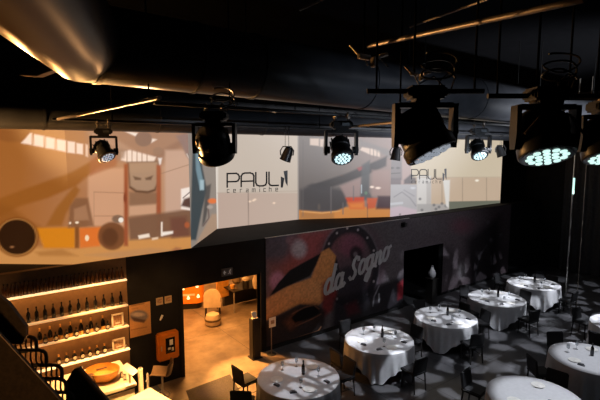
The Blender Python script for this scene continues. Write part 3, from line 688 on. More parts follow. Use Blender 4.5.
    cb.tube([c0, c0 + Vector((0, 0, .06)), c0 + yh * .08 * s + Vector((0, 0, .14)), c0 + yh * .15 * s + Vector((0, 0, .1)), c0 + yh * .1 * s + Vector((0, 0, root_z - c0.z - .02))], .008, 6)
    cb.build('power_cable', M['fixture'], r)
    if big:
        lp = MB(); ctr = Vector((piv.x, piv.y, piv.z + bz + .2 * s)) + yh * .12 * s
        lp.tube([ctr + yh * (.16 * s * math.cos(t)) + UP * (.07 * s * math.sin(t) + .012 * t * s) + fwd * .03 * math.sin(2.3 * t) for t in np.linspace(0, 15, 60)], .010, 6)
        lp.build('cable_coil', M['fixture'], r)
    return r
def short_bar(label, p, ax, L):
    p = Vector(p); a = Vector(ax)
    rod('lighting_pipe', label, p - a * L / 2, p + a * L / 2, .024, M['pipe'], (.08, .92))

# screen-side lamp at px 103
def on_pipe(px, Y): s_ = (px - 300) / 449.7; d = Y / (.8 - .6 * s_); return Vector((.6 * d + .8 * s_ * d, Y, 0)), d
p, d = on_pipe(104, P8); z = at_d(104, 151, d).z
moving_head('smaller lamp with pale blue lens hanging over the shed picture, clamped below slim duct', (p.x, p.y, z), RGT * .55 - FWD * .35 - UP * .75, RGT + FWD * .2, .80, 'led_blue', zP8)
p, d = on_pipe(215, P5); z = at_d(215, 147, d).z
moving_head('round bodied dark lamp turned away, warm light on its rim, beside the PAUL logo', (p.x, p.y, z), FWD * .5 - UP * .8 + RGT * .1, RGT, .92, 'led_dim', zP5, big=True)
p, d = on_pipe(341, P5); z = at_d(340, 150, d).z
moving_head('lamp with glowing white lens aimed at the tables, before the grey machine picture', (p.x, p.y, z), RGT * .1 - FWD * .62 - UP * .75, RGT, .92, 'led', zP5)
p, d = on_pipe(478, P5); z = at_d(478, 149.5, d).z
moving_head('lamp with small glowing teal lens in front of the plain beige far screen', (p.x, p.y, z), RGT * .02 - FWD * .62 - UP * .75, RGT, .90, 'led', zP5)
pA_ = at_d(424, 138, 4.3); short_bar('short black pipe carrying the largest hanging lamp', (pA_.x, pA_.y, 6.05), RGT, 1.1)
moving_head('largest lamp, black body tilted with wide grey multi-cell lens facing down', pA_, RGT * .40 - UP * .85 + FWD * -.28, RGT * .9 + UP * .4, 1.0, 'led_dim', 6.05, big=True)
pB_ = at_d(544, 140, 4.25); short_bar('short black pipe carrying the wide lamp with brightest lens', (pB_.x, pB_.y, 6.0), RGT, 1.1)
moving_head('wide lamp with brightest oval lens of white cells under a hexagonal rail', pB_, -UP * .92 - FWD * .42, RGT, 1.0, 'led_hot', 6.0, big=True, hexhood=True)
pC_ = at_d(604, 144, 4.4); short_bar('short black pipe above the lamp cut by the frame edge', (pC_.x, pC_.y, 6.0), RGT, .9)
moving_head('lamp cut off by the frame edge, with a thin bright white lens', pC_, -UP * .9 - FWD * .38, RGT, .85, 'led_hot', 6.0, big=True)

def par_can(label, px, py, Y, pz, s, aim, face='led_dim'):
    p, d = on_pipe(px, Y); z = at_d(px, py, d).z; piv = Vector((p.x, p.y, z)); aim = Vector(aim).normalized()
    r = thing('spotlight_can', label, 'stage lamp', (piv.x, piv.y, pz), 'small spotlight cans on the far pipe')
    HM = aim.to_track_quat('Z', 'Y').to_matrix().to_4x4(); HM.translation = piv
    b = MB(); b.lathe([(.04 * s, -.2 * s), (.09 * s, -.18 * s), (.11 * s, -.1 * s), (.13 * s, .1 * s), (.14 * s, .14 * s), (.12 * s, .14 * s)], 20, HM); c = b.build('can', M['fixture'], r)
    MB().lathe([(.118 * s, .10 * s), (.118 * s, .13 * s), (0, .135 * s)], 20, HM).build('lens', M[face], c, origin=c['_o'])
    y = MB(); 
    y.tube([piv - RGT * .15 * s, piv - RGT * .16 * s + UP * .1 * s, piv - RGT * .1 * s + UP * .2 * s, piv + RGT * .1 * s + UP * .2 * s, piv + RGT * .16 * s + UP * .1 * s, piv + RGT * .15 * s], .014 * s, 6)
    y.cyl(piv - RGT * .16 * s, piv + RGT * .16 * s, .012 * s); y.build('bracket', M['fixture'], r)
    clamp_set(r, (piv.x, piv.y, pz), (1, 0, 0), .45, piv.z + .19 * s, M['fixture'])
par_can('small spotlight can hanging over the plain beige screen near the logo mark', 287, 155, P8, zP8, .95, (-.2, .3, -.9))
par_can('small spotlight can half hidden behind the largest lamp', 396, 155, P8, zP8, 1.05, (-.1, .1, -1))
par_can('small spotlight can at the end edge of the far beige screen', 500.5, 152, P8, zP8, 1.15, (.1, -.3, -.9))

# little clamp hardware sitting on top of the big duct
def hardware(label, px, py, d, s):
    p = at_d(px, py, d); r = thing('rigging_clamp', label, 'clamp', p, 'rigging clamps on the big duct')
    MB().box(p, (.16 * s, .05 * s, .05 * s), None, .008).box(p + RGT * .1 * s - UP * .05 * s, (.05 * s, .06 * s, .10 * s), None, .008).build('clamp_body', M['clampmetal'], r)
    MB().cyl(p - RGT * .14 * s + UP * .12 * s, p - RGT * .05 * s + UP * .02 * s, .016 * s).build('bolt', M['clampmetal'], r); MB().cyl(p + RGT * .14 * s, p + RGT * .24 * s + UP * .03 * s, .02 * s).build('bolt', M['clampmetal'], r)
    MB().cyl(p, (p.x, p.y, 8.0), .012, n=8).build('hanger_rod', M['hanger'], r)
    MB().tube([p, p - UP * .1 + RGT * .05, p - UP * .02 + RGT * .2, p - UP * .12 + RGT * .3], .008, 6).build('safety_wire', M['pipe'], r)
hardware('worn metal clamp at the lower end of the bare brace pipe', 364, 57, 5.6, 1.2)
hardware('small shiny clamp above the largest hanging lamp', 414, 74, 4.6, .7)
hardware('small clamp above the wide lamp with the hexagonal rail', 536, 99, 4.6, .7)

# ================================================================== bar
SY0 = 9.74
shelf_x0, shelf_x1 = 0.05, at_y(127, 280, SY0).x
bx0 = at_y(26, 300, SY0).x
SH = []
for nm, (px, py), m, lab in ((1, (126, 279.5), 'strip', 'topmost bar shelf, brightest glowing strip, packed with small bottles'), (2, (127, 305), 'strip_soft', 'second bar shelf from the top, holding dark bottles'),
                             (3, (127, 326), 'strip_soft', 'third bar shelf from the top, holding gold necked bottles'), (4, (128, 349), 'strip', 'lowest bar shelf, glowing, holding round label jars')):
    z = at_y(px, py, SY0).z; SH.append(z)
    t = thing('bar_shelf', lab, 'shelf', (shelf_x0, WY, z), 'glowing shelves behind the bar')
    MB().box(((shelf_x0 + shelf_x1) / 2, (SY0 + WY) / 2 + .036, z - .018), (shelf_x1 - shelf_x0, WY - SY0 - .076, .036)).build('board', M['shelf'], t, smooth=False)
    MB().box(((shelf_x0 + shelf_x1) / 2, SY0 + .035, z - .012), (shelf_x1 - shelf_x0, .075, .03)).build('light_strip', M[m], t, smooth=False)
ordn = ['first', 'second', 'third', 'fourth', 'fifth', 'sixth', 'seventh', 'eighth', 'ninth', 'tenth', 'eleventh', 'twelfth', 'thirteenth', 'fourteenth', 'fifteenth', 'sixteenth', 'seventeenth', 'eighteenth', 'nineteenth', 'twentieth']
def ordw(k):
    if k < 20: return ordn[k]
    if k == 29: return 'thirtieth'
    return 'twenty-' + ordn[k - 20] if k < 29 else 'thirty-' + ordn[k - 30]
def make_bottle(name, label, cat, group, h, r, gm, capm, labm=None, lz=(.25, .5), round_label=None):
    t = thing(name, label, cat, (0, 0, 0), group)
    MB().lathe([(r * .9, 0), (r, .01), (r, h * .55), (r * .85, h * .63), (r * .36, h * .74), (r * .33, h * .9), (r * .36, h * .92)], 14).build('glass_body', gm, t)
    MB().lathe([(r * .42, h * (.80 if capm is M['gold'] else .9)), (r * .42, h * .99), (r * .3, h)], 12).build('cap', capm, t)
    if labm: MB().lathe([(r * 1.03, h * lz[0]), (r * 1.03, h * lz[1])], 14).build('paper_label', labm, t)
    if round_label:
        MB().cyl((0, -r * .98, h * .36), (0, -r * 1.12, h * .36), r * .8, n=14).build('round_label', round_label, t)
    return t
def place(proto, first, loc, label):
    if first: proto.location = loc; proto['label'] = label; return proto
    return dup(proto, loc, 0, label)
# top shelf
pr = make_bottle('spirit_bottle', '', 'bottle', 'bottles on the top bar shelf', .27, .033, M['glass_amber'], M['glass_dark'])
xs = [at_y(122 - 4.25 * k, 280, 9.84).x for k in range(29)]
for k, x in enumerate(xs):
    place(pr, k == 0, (x, 9.84 + .02 * ((k * 7) % 3 - 1), SH[0] + .003), '%s amber bottle on the topmost bar shelf, counted from the poster end' % ordw(k))
pr = make_bottle('wine_bottle', '', 'bottle', 'dark bottles on the second bar shelf', .29, .037, M['glass_dark'], M['glass_dark'])
for k in range(12):
    x = at_y(121 - 8.5 * k, 305, 9.86).x; place(pr, k == 0, (x, 9.86, SH[1] + .003), '%s dark bottle on the second bar shelf, counted from the poster end' % ordw(k))
pr = make_bottle('sparkling_bottle', '', 'bottle', 'gold necked bottles on the third bar shelf', .31, .042, M['glass_dark'], M['gold'], M['label_o'], (.04, .26))
for k, px in enumerate((103, 91, 81, 70, 60, 49.5, 39)):
    place(pr, k == 0, (at_y(px, 325, 9.86).x, 9.86, SH[2] + .003), '%s gold necked bottle on the third bar shelf, counted from the picture frame' % ordw(k))
pr = make_bottle('round_label_jar', '', 'jar', 'round label jars on the third bar shelf', .19, .04, M['glass_dark'], M['glass_dark'], None, (0, 0), M['label_w'])
for k, px in enumerate((107.5, 96.5, 87, 76, 66, 55, 44.5)):
    place(pr, k == 0, (at_y(px, 325, 9.80).x, 9.80, SH[2] + .003), '%s small round label jar on the third bar shelf, counted from the picture frame' % ordw(k))
pr = make_bottle('round_label_jar', '', 'jar', 'round label jars on the lowest bar shelf', .22, .042, M['glass_dark'], M['gold'], None, (0, 0), M['label_w'])
for k, px in enumerate((104.5, 97, 89.5, 82, 74, 66, 58)):
    place(pr, k == 0, (at_y(px, 347, 9.82).x, 9.82, SH[3] + .003), '%s round label jar on the lowest bar shelf, counted from the picture frame' % ordw(k))
def picture_frame(label, px0, px1, z, h, Y):
    x0 = at_y(px0, 330, Y).x; x1 = at_y(px1, 330, Y).x; t = thing('picture_frame', label, 'picture frame', ((x0 + x1) / 2, Y, z + .003), 'white frames standing on the bar shelves')
    f = MB(); w = .035; zz = z + .003
    f.box(((x0 + x1) / 2, Y, zz + w / 2), (x1 - x0, .03, w), None, .004).box(((x0 + x1) / 2, Y, zz + h - w / 2), (x1 - x0, .03, w), None, .004)
    f.box((x0 + w / 2, Y, zz + h / 2), (w, .03, h - .002), None, .004).box((x1 - w / 2, Y, zz + h / 2), (w, .03, h - .002), None, .004); f.build('frame', M['frame_w'], t)
    MB().box(((x0 + x1) / 2, Y + .006, zz + h / 2), (x1 - x0 - .05, .01, h - .05)).build('print', M['print_t'], t, smooth=False)
    MB().box(((x0 + x1) / 2, Y + .0, zz + h * .3), ((x1 - x0) * .4, .004, h * .1)).build('caption_band', M['frame_w'], t, smooth=False)
picture_frame('white framed tan print at the end of the third bar shelf', 112, 124, SH[2], .30, 9.80)
picture_frame('white framed card at the end of the lowest glowing bar shelf', 111.5, 124.5, SH[3], .26, 9.80)

# poster and small things on the black wall strip
def paint_poster(c):
    c.grady(300, 336, (150, 100, 60), 0, .35); c.ell(139, 316, 9, 6, (118, 116, 128), .95, 1); c.ell(138, 314.5, 6, 2, (196, 180, 176), .9, .8); c.poly([(131, 317), (146, 320), (144, 323), (134, 321)], (80, 58, 50), .9, .7); c.line([(131, 306), (144, 303.5)], 1, (120, 84, 56), .8); c.line([(132, 309), (138, 308)], .7, (130, 96, 66), .8); c.line([(131, 330), (147, 327)], 1, (140, 100, 70), .8); c.noise(.15, 2, 2)
x0 = XB + .02; x1 = at_y(150.5, 320, WY).x; zt = at_y(138, 303.5, WY).z; zb = at_y(138, 336, WY).z
po = thing('wall_poster', 'tan poster with a blue grey oval picture, on the wall beside the shelves', 'poster', ((x0 + x1) / 2, WY, zb))
q = picture_panel('printed_sheet', Vector((x0, WY - .02)), Vector((x1, WY - .02)), zb, zt, 50, 70, paint_poster, attr_mat('poster print'), (206, 158, 106), None, thick=.018); q.parent = po; q.location = -po.location
def wall_box(name, label, cat, px0, py0, px1, py1, dep, m, group=None):
    a = at_y(px0, (py0 + py1) / 2, WY); xx1 = at_y(px1, (py0 + py1) / 2, WY).x; pm = (px0 + px1) / 2; zt = at_y(pm, py0, WY).z; zb = at_y(pm, py1, WY).z
    t = thing(name, label, cat, ((a.x + xx1) / 2, WY, (zt + zb) / 2), group)
    return t, a.x, xx1, zb, zt
for px0, px1, py0, py1, lab in ((156, 162.8, 297.5, 304.8, 'small framed notice on black wall, the one nearer the poster'), (164.5, 171.5, 295.8, 303, 'small framed notice on black wall, the one nearer the doorway')):
    t, a, b, c, d = wall_box('wall_notice', lab, 'notice', px0, py0, px1, py1, .02, None, 'framed notices above the orange cabinet')
    MB().box(((a + b) / 2, WY - .008, (c + d) / 2), (b - a, .014, d - c), None, .003).build('backing', M['foyer_wall'], t)
    MB().box(((a + b) / 2, WY - .017, (c + d) / 2 + .01), ((b - a) * .66, .005, (d - c) * .55)).build('print', M['print_t'], t, smooth=False)
t, a, b, c, d = wall_box('wall_light', 'tiny white wall light below the two framed notices', 'light', 158.5, 314.5, 164, 319.5, .05, None)
MB().box(((a + b) / 2, WY - .012, (c + d) / 2 - .01), (.05, .022, .05), None, .006).build('mount', M['white_plastic'], t)
MB().cyl(((a + b) / 2 - .05, WY - .06, c + .01), ((a + b) / 2 + .02, WY - .03, d - .01), .018, .028).build('spot_shade', M['white_plastic'], t)
# orange cabinet
t, a, b, c, d = wall_box('wall_cabinet', 'orange emergency cabinet with a window, mounted on black wall by the doorway', 'cabinet', 155.5, 330.5, 176.5, 357.5, .2, None)
MB().box(((a + b) / 2, WY - .09, (c + d) / 2), (b - a, .18, d - c), None, .03).build('body', M['orange_box'], t)
dx, dz = b - a, d - c
f = MB(); f.box(((a + b) / 2, WY - .187, (c + d) / 2), (dx * .86, .014, dz * .88), None, .006); dr_ = f.build('door', M['orange_box'], t)
MB().box((a + dx * .56, WY - .197, c + dz * .55), (dx * .44, .008, dz * .56)).build('window_pane', M['glass_dark'], dr_, origin=dr_['_o'], smooth=False)
MB().box((a + dx * .60, WY - .205, c + dz * .66), (dx * .16, .006, dz * .2)).box((a + dx * .5, WY - .205, c + dz * .44), (dx * .12, .006, dz * .08)).box((a + dx * .66, WY - .205, c + dz * .40), (dx * .1, .006, dz * .12)).build('white_sticker', M['white_plastic'], dr_, origin=dr_['_o'], smooth=False)
MB().cyl((a + dx * .14, WY - .20, c + dz * .42), (a + dx * .14, WY - .20, c + dz * .58), .012).build('handle', M['steel'], dr_, origin=dr_['_o'])
# exit sign above the doorway
t, a, b, c, d = wall_box('exit_sign', 'unlit grey exit sign with pale pictogram above the doorway', 'sign', 221, 268, 232, 275.5, .05, None)
MB().box(((a + b) / 2, WY - .025, (c + d) / 2), (b - a, .045, d - c), None, .004).build('plate', M['sign'], t)
w = b - a; h = d - c; mb = MB()
def man(mb, cx, cz, s):
    Y = WY - .05
    mb.cyl((cx + .12 * s, Y, cz + .36 * s), (cx + .12 * s, Y - .004, cz + .36 * s), .09 * s, n=12)
    for x0_, z0_, x1_, z1_ in ((.05, .24, -.05, -.05), (.05, .2, .25, .05), (.02, .2, -.2, .12), (-.05, -.05, .15, -.2), (.15, -.2, .1, -.42), (-.05, -.05, -.15, -.25), (-.15, -.25, -.35, -.28)):
        mb.cyl((cx + x0_ * s, Y, cz + z0_ * s), (cx + x1_ * s, Y, cz + z1_ * s), .045 * s, n=6)
man(mb, a + w * .72, (c + d) / 2, h * .8); mb.build('running_man', M['picto_glow'], t)
mb = MB(); Y = WY - .05; cx = a + w * .26; cz = (c + d) / 2
mb.cyl((cx + .1 * w, Y, cz), (cx - .08 * w, Y, cz), .012, n=6).cyl((cx - .1 * w, Y, cz), (cx, Y, cz + .25 * h), .012, n=6).cyl((cx - .1 * w, Y, cz), (cx, Y, cz - .25 * h), .012, n=6); mb.build('arrow', M['picto_glow'], t)

# back counter with bowl, tap and screen
cyf = at_z(120, 388, 1.0).y; cx1 = at_z(137, 383, 1.0).x; CZ = 1.0
ct = thing('bar_counter', 'cream topped bar counter below the shelves, brightly lit', 'counter', (1.4, cyf, 0))
MB().box(((.3 + cx1) / 2, (cyf + 9.69) / 2, CZ - .03), (cx1 - .3, 9.69 - cyf, .06), None, .008).build('worktop', M['counter'], ct)
MB().box(((.3 + cx1) / 2, (cyf + 9.69) / 2 + .03, (CZ - .06) / 2), (cx1 - .36, 9.69 - cyf - .06, CZ - .06)).build('cabinet_body', M['counter'], ct, smooth=False)
MB().box(((.3 + cx1) / 2, cyf + .02, CZ - .09), (cx1 - .34, .02, .02)).build('shadow_gap_strip', M['table_dark'], ct, smooth=False)
# white front serving counter, nearer and lower right
c1 = at_z(150, 387.5, 1.02); c2 = at_z(131, 397, 1.02); c3 = at_z(173, 401, 1.02)
e1 = (c2 - c1); e2 = (c3 - c1); c2b = c1 + e1.normalized() * 1.1; c3b = c1 + e2.normalized() * .75; c4 = c2b + (c3b - c1)
fc = thing('serving_counter', 'white serving counter in front of the bar stool, glaring under the lamp', 'counter', (c1.x, c1.y, 0))
MB().prism([c1, c2b, c4, c3b], (0, 0, -.05)).build('worktop', M['counter'], fc)
cc = (c1 + c2b + c3b + c4) / 4
MB().prism([cc + (v - cc) * .93 - Vector((0, 0, .05)) for v in (c1, c2b, c4, c3b)], (0, 0, -.97)).build('cabinet_body', M['counter'], fc, smooth=False)
# wooden bowl, wide with tilted mouth
bc = at_z(103, 379, CZ + .0)
bw = thing('wooden_bowl', 'large orange wooden bowl with a dark hollow side, on the bar counter', 'bowl', (bc.x, bc.y, CZ))
prof_o = [(.05, .0), (.20, .0), (.27, .05), (.31, .13), (.325, .21), (.315, .215), (.295, .13), (.25, .07), (.05, .03)]
tilt = Matrix.Translation((bc.x, bc.y, CZ + .0)) @ Matrix.Scale(.82, 4, tuple(FWD))
MB().lathe(prof_o, 32, tilt).build('shell', M['copper'], bw)
om = Matrix.Translation(Vector((bc.x, bc.y, CZ + .11)) - RGT * .15 - FWD * .232) @ (Vector(-RGT * .42 - FWD * .9 + UP * .15)).to_track_quat('Z', 'Y').to_matrix().to_4x4()
MB().lathe([(.105, -.06), (.118, .055), (.106, .062), (.098, .045), (.02, .035)], 24, om).build('side_opening', M['bowl_in'], bw)
MB().box(Vector((bc.x, bc.y, CZ + .217)) - RGT * .02, (.2, .05, .014), None, .004).build('handle_slot', M['bowl_in'], bw)
# pale cloth / paper lump beside the bowl
# till screen
sc0 = at_z(130, 384, CZ); top = at_d(128, 369, 8.75); 
tl = thing('till_screen', 'white tilted till screen at the end of the bar counter', 'screen', (sc0.x, sc0.y, CZ))
ctr = Vector((sc0.x, sc0.y, CZ + .27)); q = [ctr + RGT * u + UP * v + FWD * w_ for u, v, w_ in ((-.13, .10, -.02), (-.06, .14, .05), (.15, -.02, .05), (.08, -.06, -.02))]
MB().prism(q, (-.02, -.02, -.02)).build('panel', M['white_plastic'], tl)
MB().cyl((sc0.x, sc0.y, CZ + .01), ctr - UP * .02, .02).build('stand', M['steel'], tl); MB().box((sc0.x, sc0.y, CZ + .008), (.18, .14, .014), None, .004).build('foot', M['white_plastic'], tl)
# small glasses by the till
gp = thing('tumbler', '', 'glass', (0, 0, 0), 'tumblers by the bowl')
MB().lathe([(.025, 0), (.034, .1), (.031, .1), (.022, .01)], 14).build('glass_wall', M['steel'], gp)
for k, (px, py, lab) in enumerate(((121.5, 377, 'small tumbler closest to the bowl on the bar counter'), (124.5, 379.5, 'small tumbler beside the till screen foot'), (81.5, 371.5, 'small tumbler behind the hollow side of the bowl'))):
    place(gp, k == 0, at_z(px, py, CZ) + Vector((0, 0, .001)), lab)
# two posts on the serving counter
for px, py, top, w_, lab in ((140, 393, 368.5, .05, 'thick pale column tap standing between the two counters'), (147.3, 390, 374, .024, 'slim steel tap rod beside the thick column tap')):
    p = at_z(px, py, 1.02); p = p + (((c1 + c2) / 2 - cc).normalized() * (w_ + .06)); p.z = 0; h = at_d(px, top, p.dot(FWD)).z - 0
    t = thing('tap_column', lab, 'tap', (p.x, p.y, 0), 'tap columns by the serving counter')
    zt_ = h
    MB().cyl((p.x, p.y, 0), (p.x, p.y, zt_), w_, w_ * .9, n=16).build('column', M['counter'] if w_ > .04 else M['steel'], t)
    MB().cyl((p.x, p.y, zt_), (p.x, p.y, zt_ + .02), w_ * .6).build('cap', M['steel'], t)
    MB().cyl((p.x, p.y, zt_ - .08), Vector((p.x, p.y, zt_ - .1)) - FWD * .09, .01).build('spout', M['steel'], t)
# bar stool
sp = at_z(162, 373, .78)
st = thing('bar_stool', 'brown shell bar stool on a slim column beside the doorway pillar', 'stool', (sp.x, sp.y, 0))
yaw = Matrix.Translation((sp.x, sp.y, .76)) @ Matrix.Rotation(R(60), 4, 'Z')
shell = MB(); nu, nv = 14, 16; vs = []; fcs = []
for j in range(nv + 1):
    t_ = j / nv
    if t_ < .55: y = .22 - .40 * t_ / .55; z = .02 * math.cos(t_ / .55 * PI); 
    else: k = (t_ - .55) / .45; y = -.18 - .07 * math.sin(k * 1.3); z = -.02 + .30 * k + .0 * k
    for i in range(nu + 1):
        u = i / nu * 2 - 1; wdt = .22 * (1 - .22 * max(0, t_ - .75) * 4 * u * u); up = .05 * u * u * (1.2 if t_ < .6 else 0); fw = .08 * u * u if t_ > .5 else 0
        vs.append((u * wdt, y + fw, z + up))
for j in range(nv):
    for i in range(nu): q = j * (nu + 1) + i; fcs.append((q, q + 1, q + nu + 2, q + nu + 1))
shell.add(vs, fcs, yaw); sh = shell.build('shell_seat', M['stool'], st)
md = sh.modifiers.new('thick', 'SOLIDIFY'); md.thickness = .02
MB().cyl((sp.x, sp.y, .03), (sp.x, sp.y, .745), .022).build('column', M['steel'], st)
MB().lathe([(.20, 0), (.20, .012), (.05, .03), (.02, .05)], 28, Matrix.Translation((sp.x, sp.y, 0))).build('base_plate', M['steel'], st)
fr_ = MB(); fr_.tube([(sp.x + .15 * math.cos(t_), sp.y + .15 * math.sin(t_), .3) for t_ in np.linspace(0, 2 * PI, 24)], .01, 6); fr_.cyl((sp.x - .15, sp.y, .3), (sp.x + .15, sp.y, .3), .008); fr_.build('foot_ring', M['steel'], st)

# ================================================================== staircase in the lower left
dS = 5.75
P = lambda px, py, d=dS: at_d(px, py, d)
stc = thing('staircase', 'dark steel staircase with barred guards in the lower corner before the bar', 'staircase', (P(30, 372).x, P(30, 372).y, 0))
mb = MB(); mb.prism([P(-40, 291), P(0, 335), P(61, 401), P(108, 452), P(108, 520), P(-40, 520)], FWD * .05); mb.build('side_panel', M['stair'], stc, smooth=False)
mb = MB(); mb.cyl(P(-40, 291), P(108, 452), .012, n=8); mb.build('top_edge_strip', M['stair_edge'], stc)
mb = MB(); mb.prism([P(-40, 272, 6.1), P(0, 297, 6.1), P(8, 303, 6.1), P(20, 319, 6.1), P(26, 327, 6.1), P(26, 336, 6.1), P(22, 344, 6.1), P(-40, 344, 6.1)], FWD * .06); mb.build('landing_panel', M['stair'], stc, smooth=False)
dF = 6.5
levels = [(-4, 337, 36.5), (2, 350.5, 46.5), (14, 365.5, 62), (26, 379, 66), (44, 392.5, 73), (58, 407, 86)]
for k, (xa, yy, xb) in enumerate(levels):
    g = MB(); pts = [P(xa, yy, dF), P(xb - 8, yy - .5, dF), P(xb - 3.5, yy + .5, dF), P(xb - .8, yy + 3, dF), P(xb, yy + 7, dF), P(xb, yy + 14, dF)]
    g.tube(pts, .028, 8); gd = g.build('guard_rail', M['stair'], stc)
    nx = 5; b = MB()
    for i in range(nx):
        x = xb - 5.2 * (i + 1.0)
        b.tube([P(x, yy + 1, dF), P(x - .3, yy + 9, dF), P(x + .8, yy + 12.5, dF), P(x + 2.6, yy + 14, dF)], .014, 6)
    b.build('guard_bars', M['stair'], gd, origin=gd['_o'])
    tr = MB(); tr.prism([P(xa, yy + 14, dS + .06), P(xb - 9, yy + 14, dS + .06), P(xb - 9, yy + 14, dF - .02), P(xa, yy + 14, dF - .02)], (0, 0, -.03)); 
    tr.build('tread', M['stair'], stc, smooth=False)
mb = MB(); mb.prism([P(66, 382, 6.62), P(73, 370, 6.62), P(79, 367.5, 6.62), P(108, 401, 6.62), P(140, 438, 6.62), P(140, 520, 6.62), P(66, 520, 6.62)], FWD * .05); mb.build('far_side_panel', M['stair'], stc, smooth=False)

# ================================================================== foyer behind the doorway
pcar = at_z(193, 310.5, 0)
# orange display counter with rounded end
ca = at_z(172, 311, 0); cb_ = at_z(204, 309, 0)
oc = thing('display_counter', 'glossy orange reception counter on a black plinth, glowing in the foyer', 'counter', ((ca.x + cb_.x) / 2, ca.y, 0))
e = (cb_ - ca).normalized(); nrm = Vector((-e.y, e.x, 0)); L = (cb_ - ca).length
def roundend(z0, z1, dep, inset):
    pts = [ca + nrm * dep]; pts.append(ca + nrm * inset)
    for t_ in np.linspace(0, 1, 8): pts.append(ca + e * (L - .25 - inset + .25 * math.sin(t_ * PI / 2)) + nrm * (inset + .25 * (1 - math.cos(t_ * PI / 2))))
    pts.append(ca + e * (L - inset) + nrm * dep); return [p + Vector((0, 0, z0)) for p in pts], (0, 0, z1 - z0)
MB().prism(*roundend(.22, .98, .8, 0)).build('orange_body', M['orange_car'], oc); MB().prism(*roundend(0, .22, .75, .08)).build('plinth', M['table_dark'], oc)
MB().prism([ca + e * .15 - nrm * .012 + Vector((0, 0, .50)), ca + e * (L * .72) - nrm * .012 + Vector((0, 0, .50)), ca + e * (L * .72) - nrm * .012 + Vector((0, 0, .57)), ca + e * .15 - nrm * .012 + Vector((0, 0, .57))], nrm * .014).build('pale_stripe', M['label_w'], oc)
glow = mat('warm white lamp glass', (.9, .8, .6, 1), .4, emit=(1, .7, .35, 1), estr=1.6)
for k, (u, zz) in enumerate(((.36, .72), (.80, .78), (.52, .38), (.83, .42))):
    c = ca + e * L * u - nrm * .02 + Vector((0, 0, zz)); b = MB()
    b.lathe([(.02, 0), (.055, .02), (.04, .08), (.01, .13)], 12, Matrix.Translation(c)); b.build('front_lamp', glow, oc)
# white armchairs / tall cream chairs
def foyer_chair(label, px, py, h, w, m, rz):
    p = at_z(px, py, 0); t = thing('foyer_armchair', label, 'chair', (p.x, p.y, 0), 'cream armchairs in the foyer'); X = Matrix.Translation((p.x, p.y, 0)) @ Matrix.Rotation(rz, 4, 'Z')
    bk = MB(); n = 14; pts = []
    for k in range(n + 1):
        a_ = PI * k / n; pts.append((-w / 2 * math.cos(a_), .2, h - w * .45 + w * .45 * math.sin(a_)))
    pts = [X @ Vector(q) for q in [(-w / 2, .2, .38)] + pts + [(w / 2, .2, .38)]]
    bk.prism(pts, X.to_3x3() @ Vector((0, .06, 0))); bk.build('backrest', m, t)
    MB().box((0, 0, .40), (w, .44, .09), X, .03).build('seat', m, t)
    for sx in (-1, 1):
        for sy in (-1, 1): MB().cyl(X @ Vector((sx * w * .42, sy * .18, 0)), X @ Vector((sx * w * .40, sy * .17, .36)), .018, n=8).build('leg', M['chair_leg'], t)
foyer_chair('pale round backed armchair closest to the orange counter in the foyer', 213, 316, 1.0, .55, M['cream_plastic'], R(150))
foyer_chair('tan armchair with dark seat between pale armchair and long table', 219, 306, 1.25, .5, M['copper'], R(190))
p = at_z(213, 325, 0); rt = thing('rattan_pouf', 'small rounded cream pouf standing in front of the foyer armchairs', 'pouf', (p.x, p.y, 0))
MB().lathe([(.16, 0), (.23, .05), (.25, .2), (.2, .36), (.08, .42)], 20, Matrix.Translation(p)).build('cushion', M['cream_plastic'], rt); MB().lathe([(.252, .17), (.258, .2), (.252, .23)], 20, Matrix.Translation(p)).build('band', M['leaf'], rt)
# dark table with ornaments
ta = at_z(233.5, 292, .75); tb = at_z(268, 287.5, .75); e = Vector((1, 0, 0)); tdep = .9
dt = thing('console_table', 'long black table at the foyer wall carrying ornaments', 'table', (ta.x, ta.y, 0))
MB().box((ta.x + .9, ta.y + tdep / 2, .735), (1.8, tdep, .03), None, .004).build('tabletop', M['table_dark'], dt)
for sx in (.04, 1.76):
    for sy in (.04, tdep - .04): MB().cyl((ta.x + sx, ta.y + sy, 0), (ta.x + sx, ta.y + sy, .72), .025, n=10).build('leg', M['steel'] if sx < 1 and sy < .1 else M['table_dark'], dt)
MB().box((ta.x + .9, ta.y + tdep - .1, .36), (1.7, .02, .68)).build('modesty_panel', M['table_dark'], dt, smooth=False)
def ornament(label, name, cat, px, prof, m, parts=()):
    q = at_z(px, 291, .75); y = ta.y + .35; x = q.x + (y - q.y) * .45
    p = at_z(px, 288.5, .75); t = thing(name, label, cat, (p.x, p.y, .75), 'ornaments on the black foyer table')
    MB().lathe(prof, 20, Matrix.Translation((p.x, p.y, .7505))).build('body', m, t)
    for nm, pf, mm in parts: MB().lathe(pf, 20, Matrix.Translation((p.x, p.y, .7505))).build(nm, mm, t)
ornament('round dark shrub ornament on a slim foot, on the foyer table', 'topiary_ball', 'ornament', 236.5, [(.06, 0), (.05, .02), (.012, .04), (.012, .16), (.10, .18), (.16, .28), (.13, .38), (.05, .42)], M['leaf'])
ornament('low tan pot at the near corner of the foyer table', 'clay_pot', 'pot', 232.5, [(.06, 0), (.09, .08), (.08, .14), (.06, .13)], M['copper'])
ornament('dark square vase with pale top on the foyer table', 'lantern', 'lantern', 246, [(.10, 0), (.12, .03), (.12, .32), (.10, .36)], M['table_dark'], (('pale_top', [(.122, .30), (.13, .33), (.13, .37), (.03, .42)], M['cream_plastic']),))
ornament('tall pale vase nearest the door edge on the foyer table', 'tall_vase', 'vase', 255.5, [(.06, 0), (.10, .12), (.11, .3), (.05, .46), (.07, .52)], M['cream_plastic'])
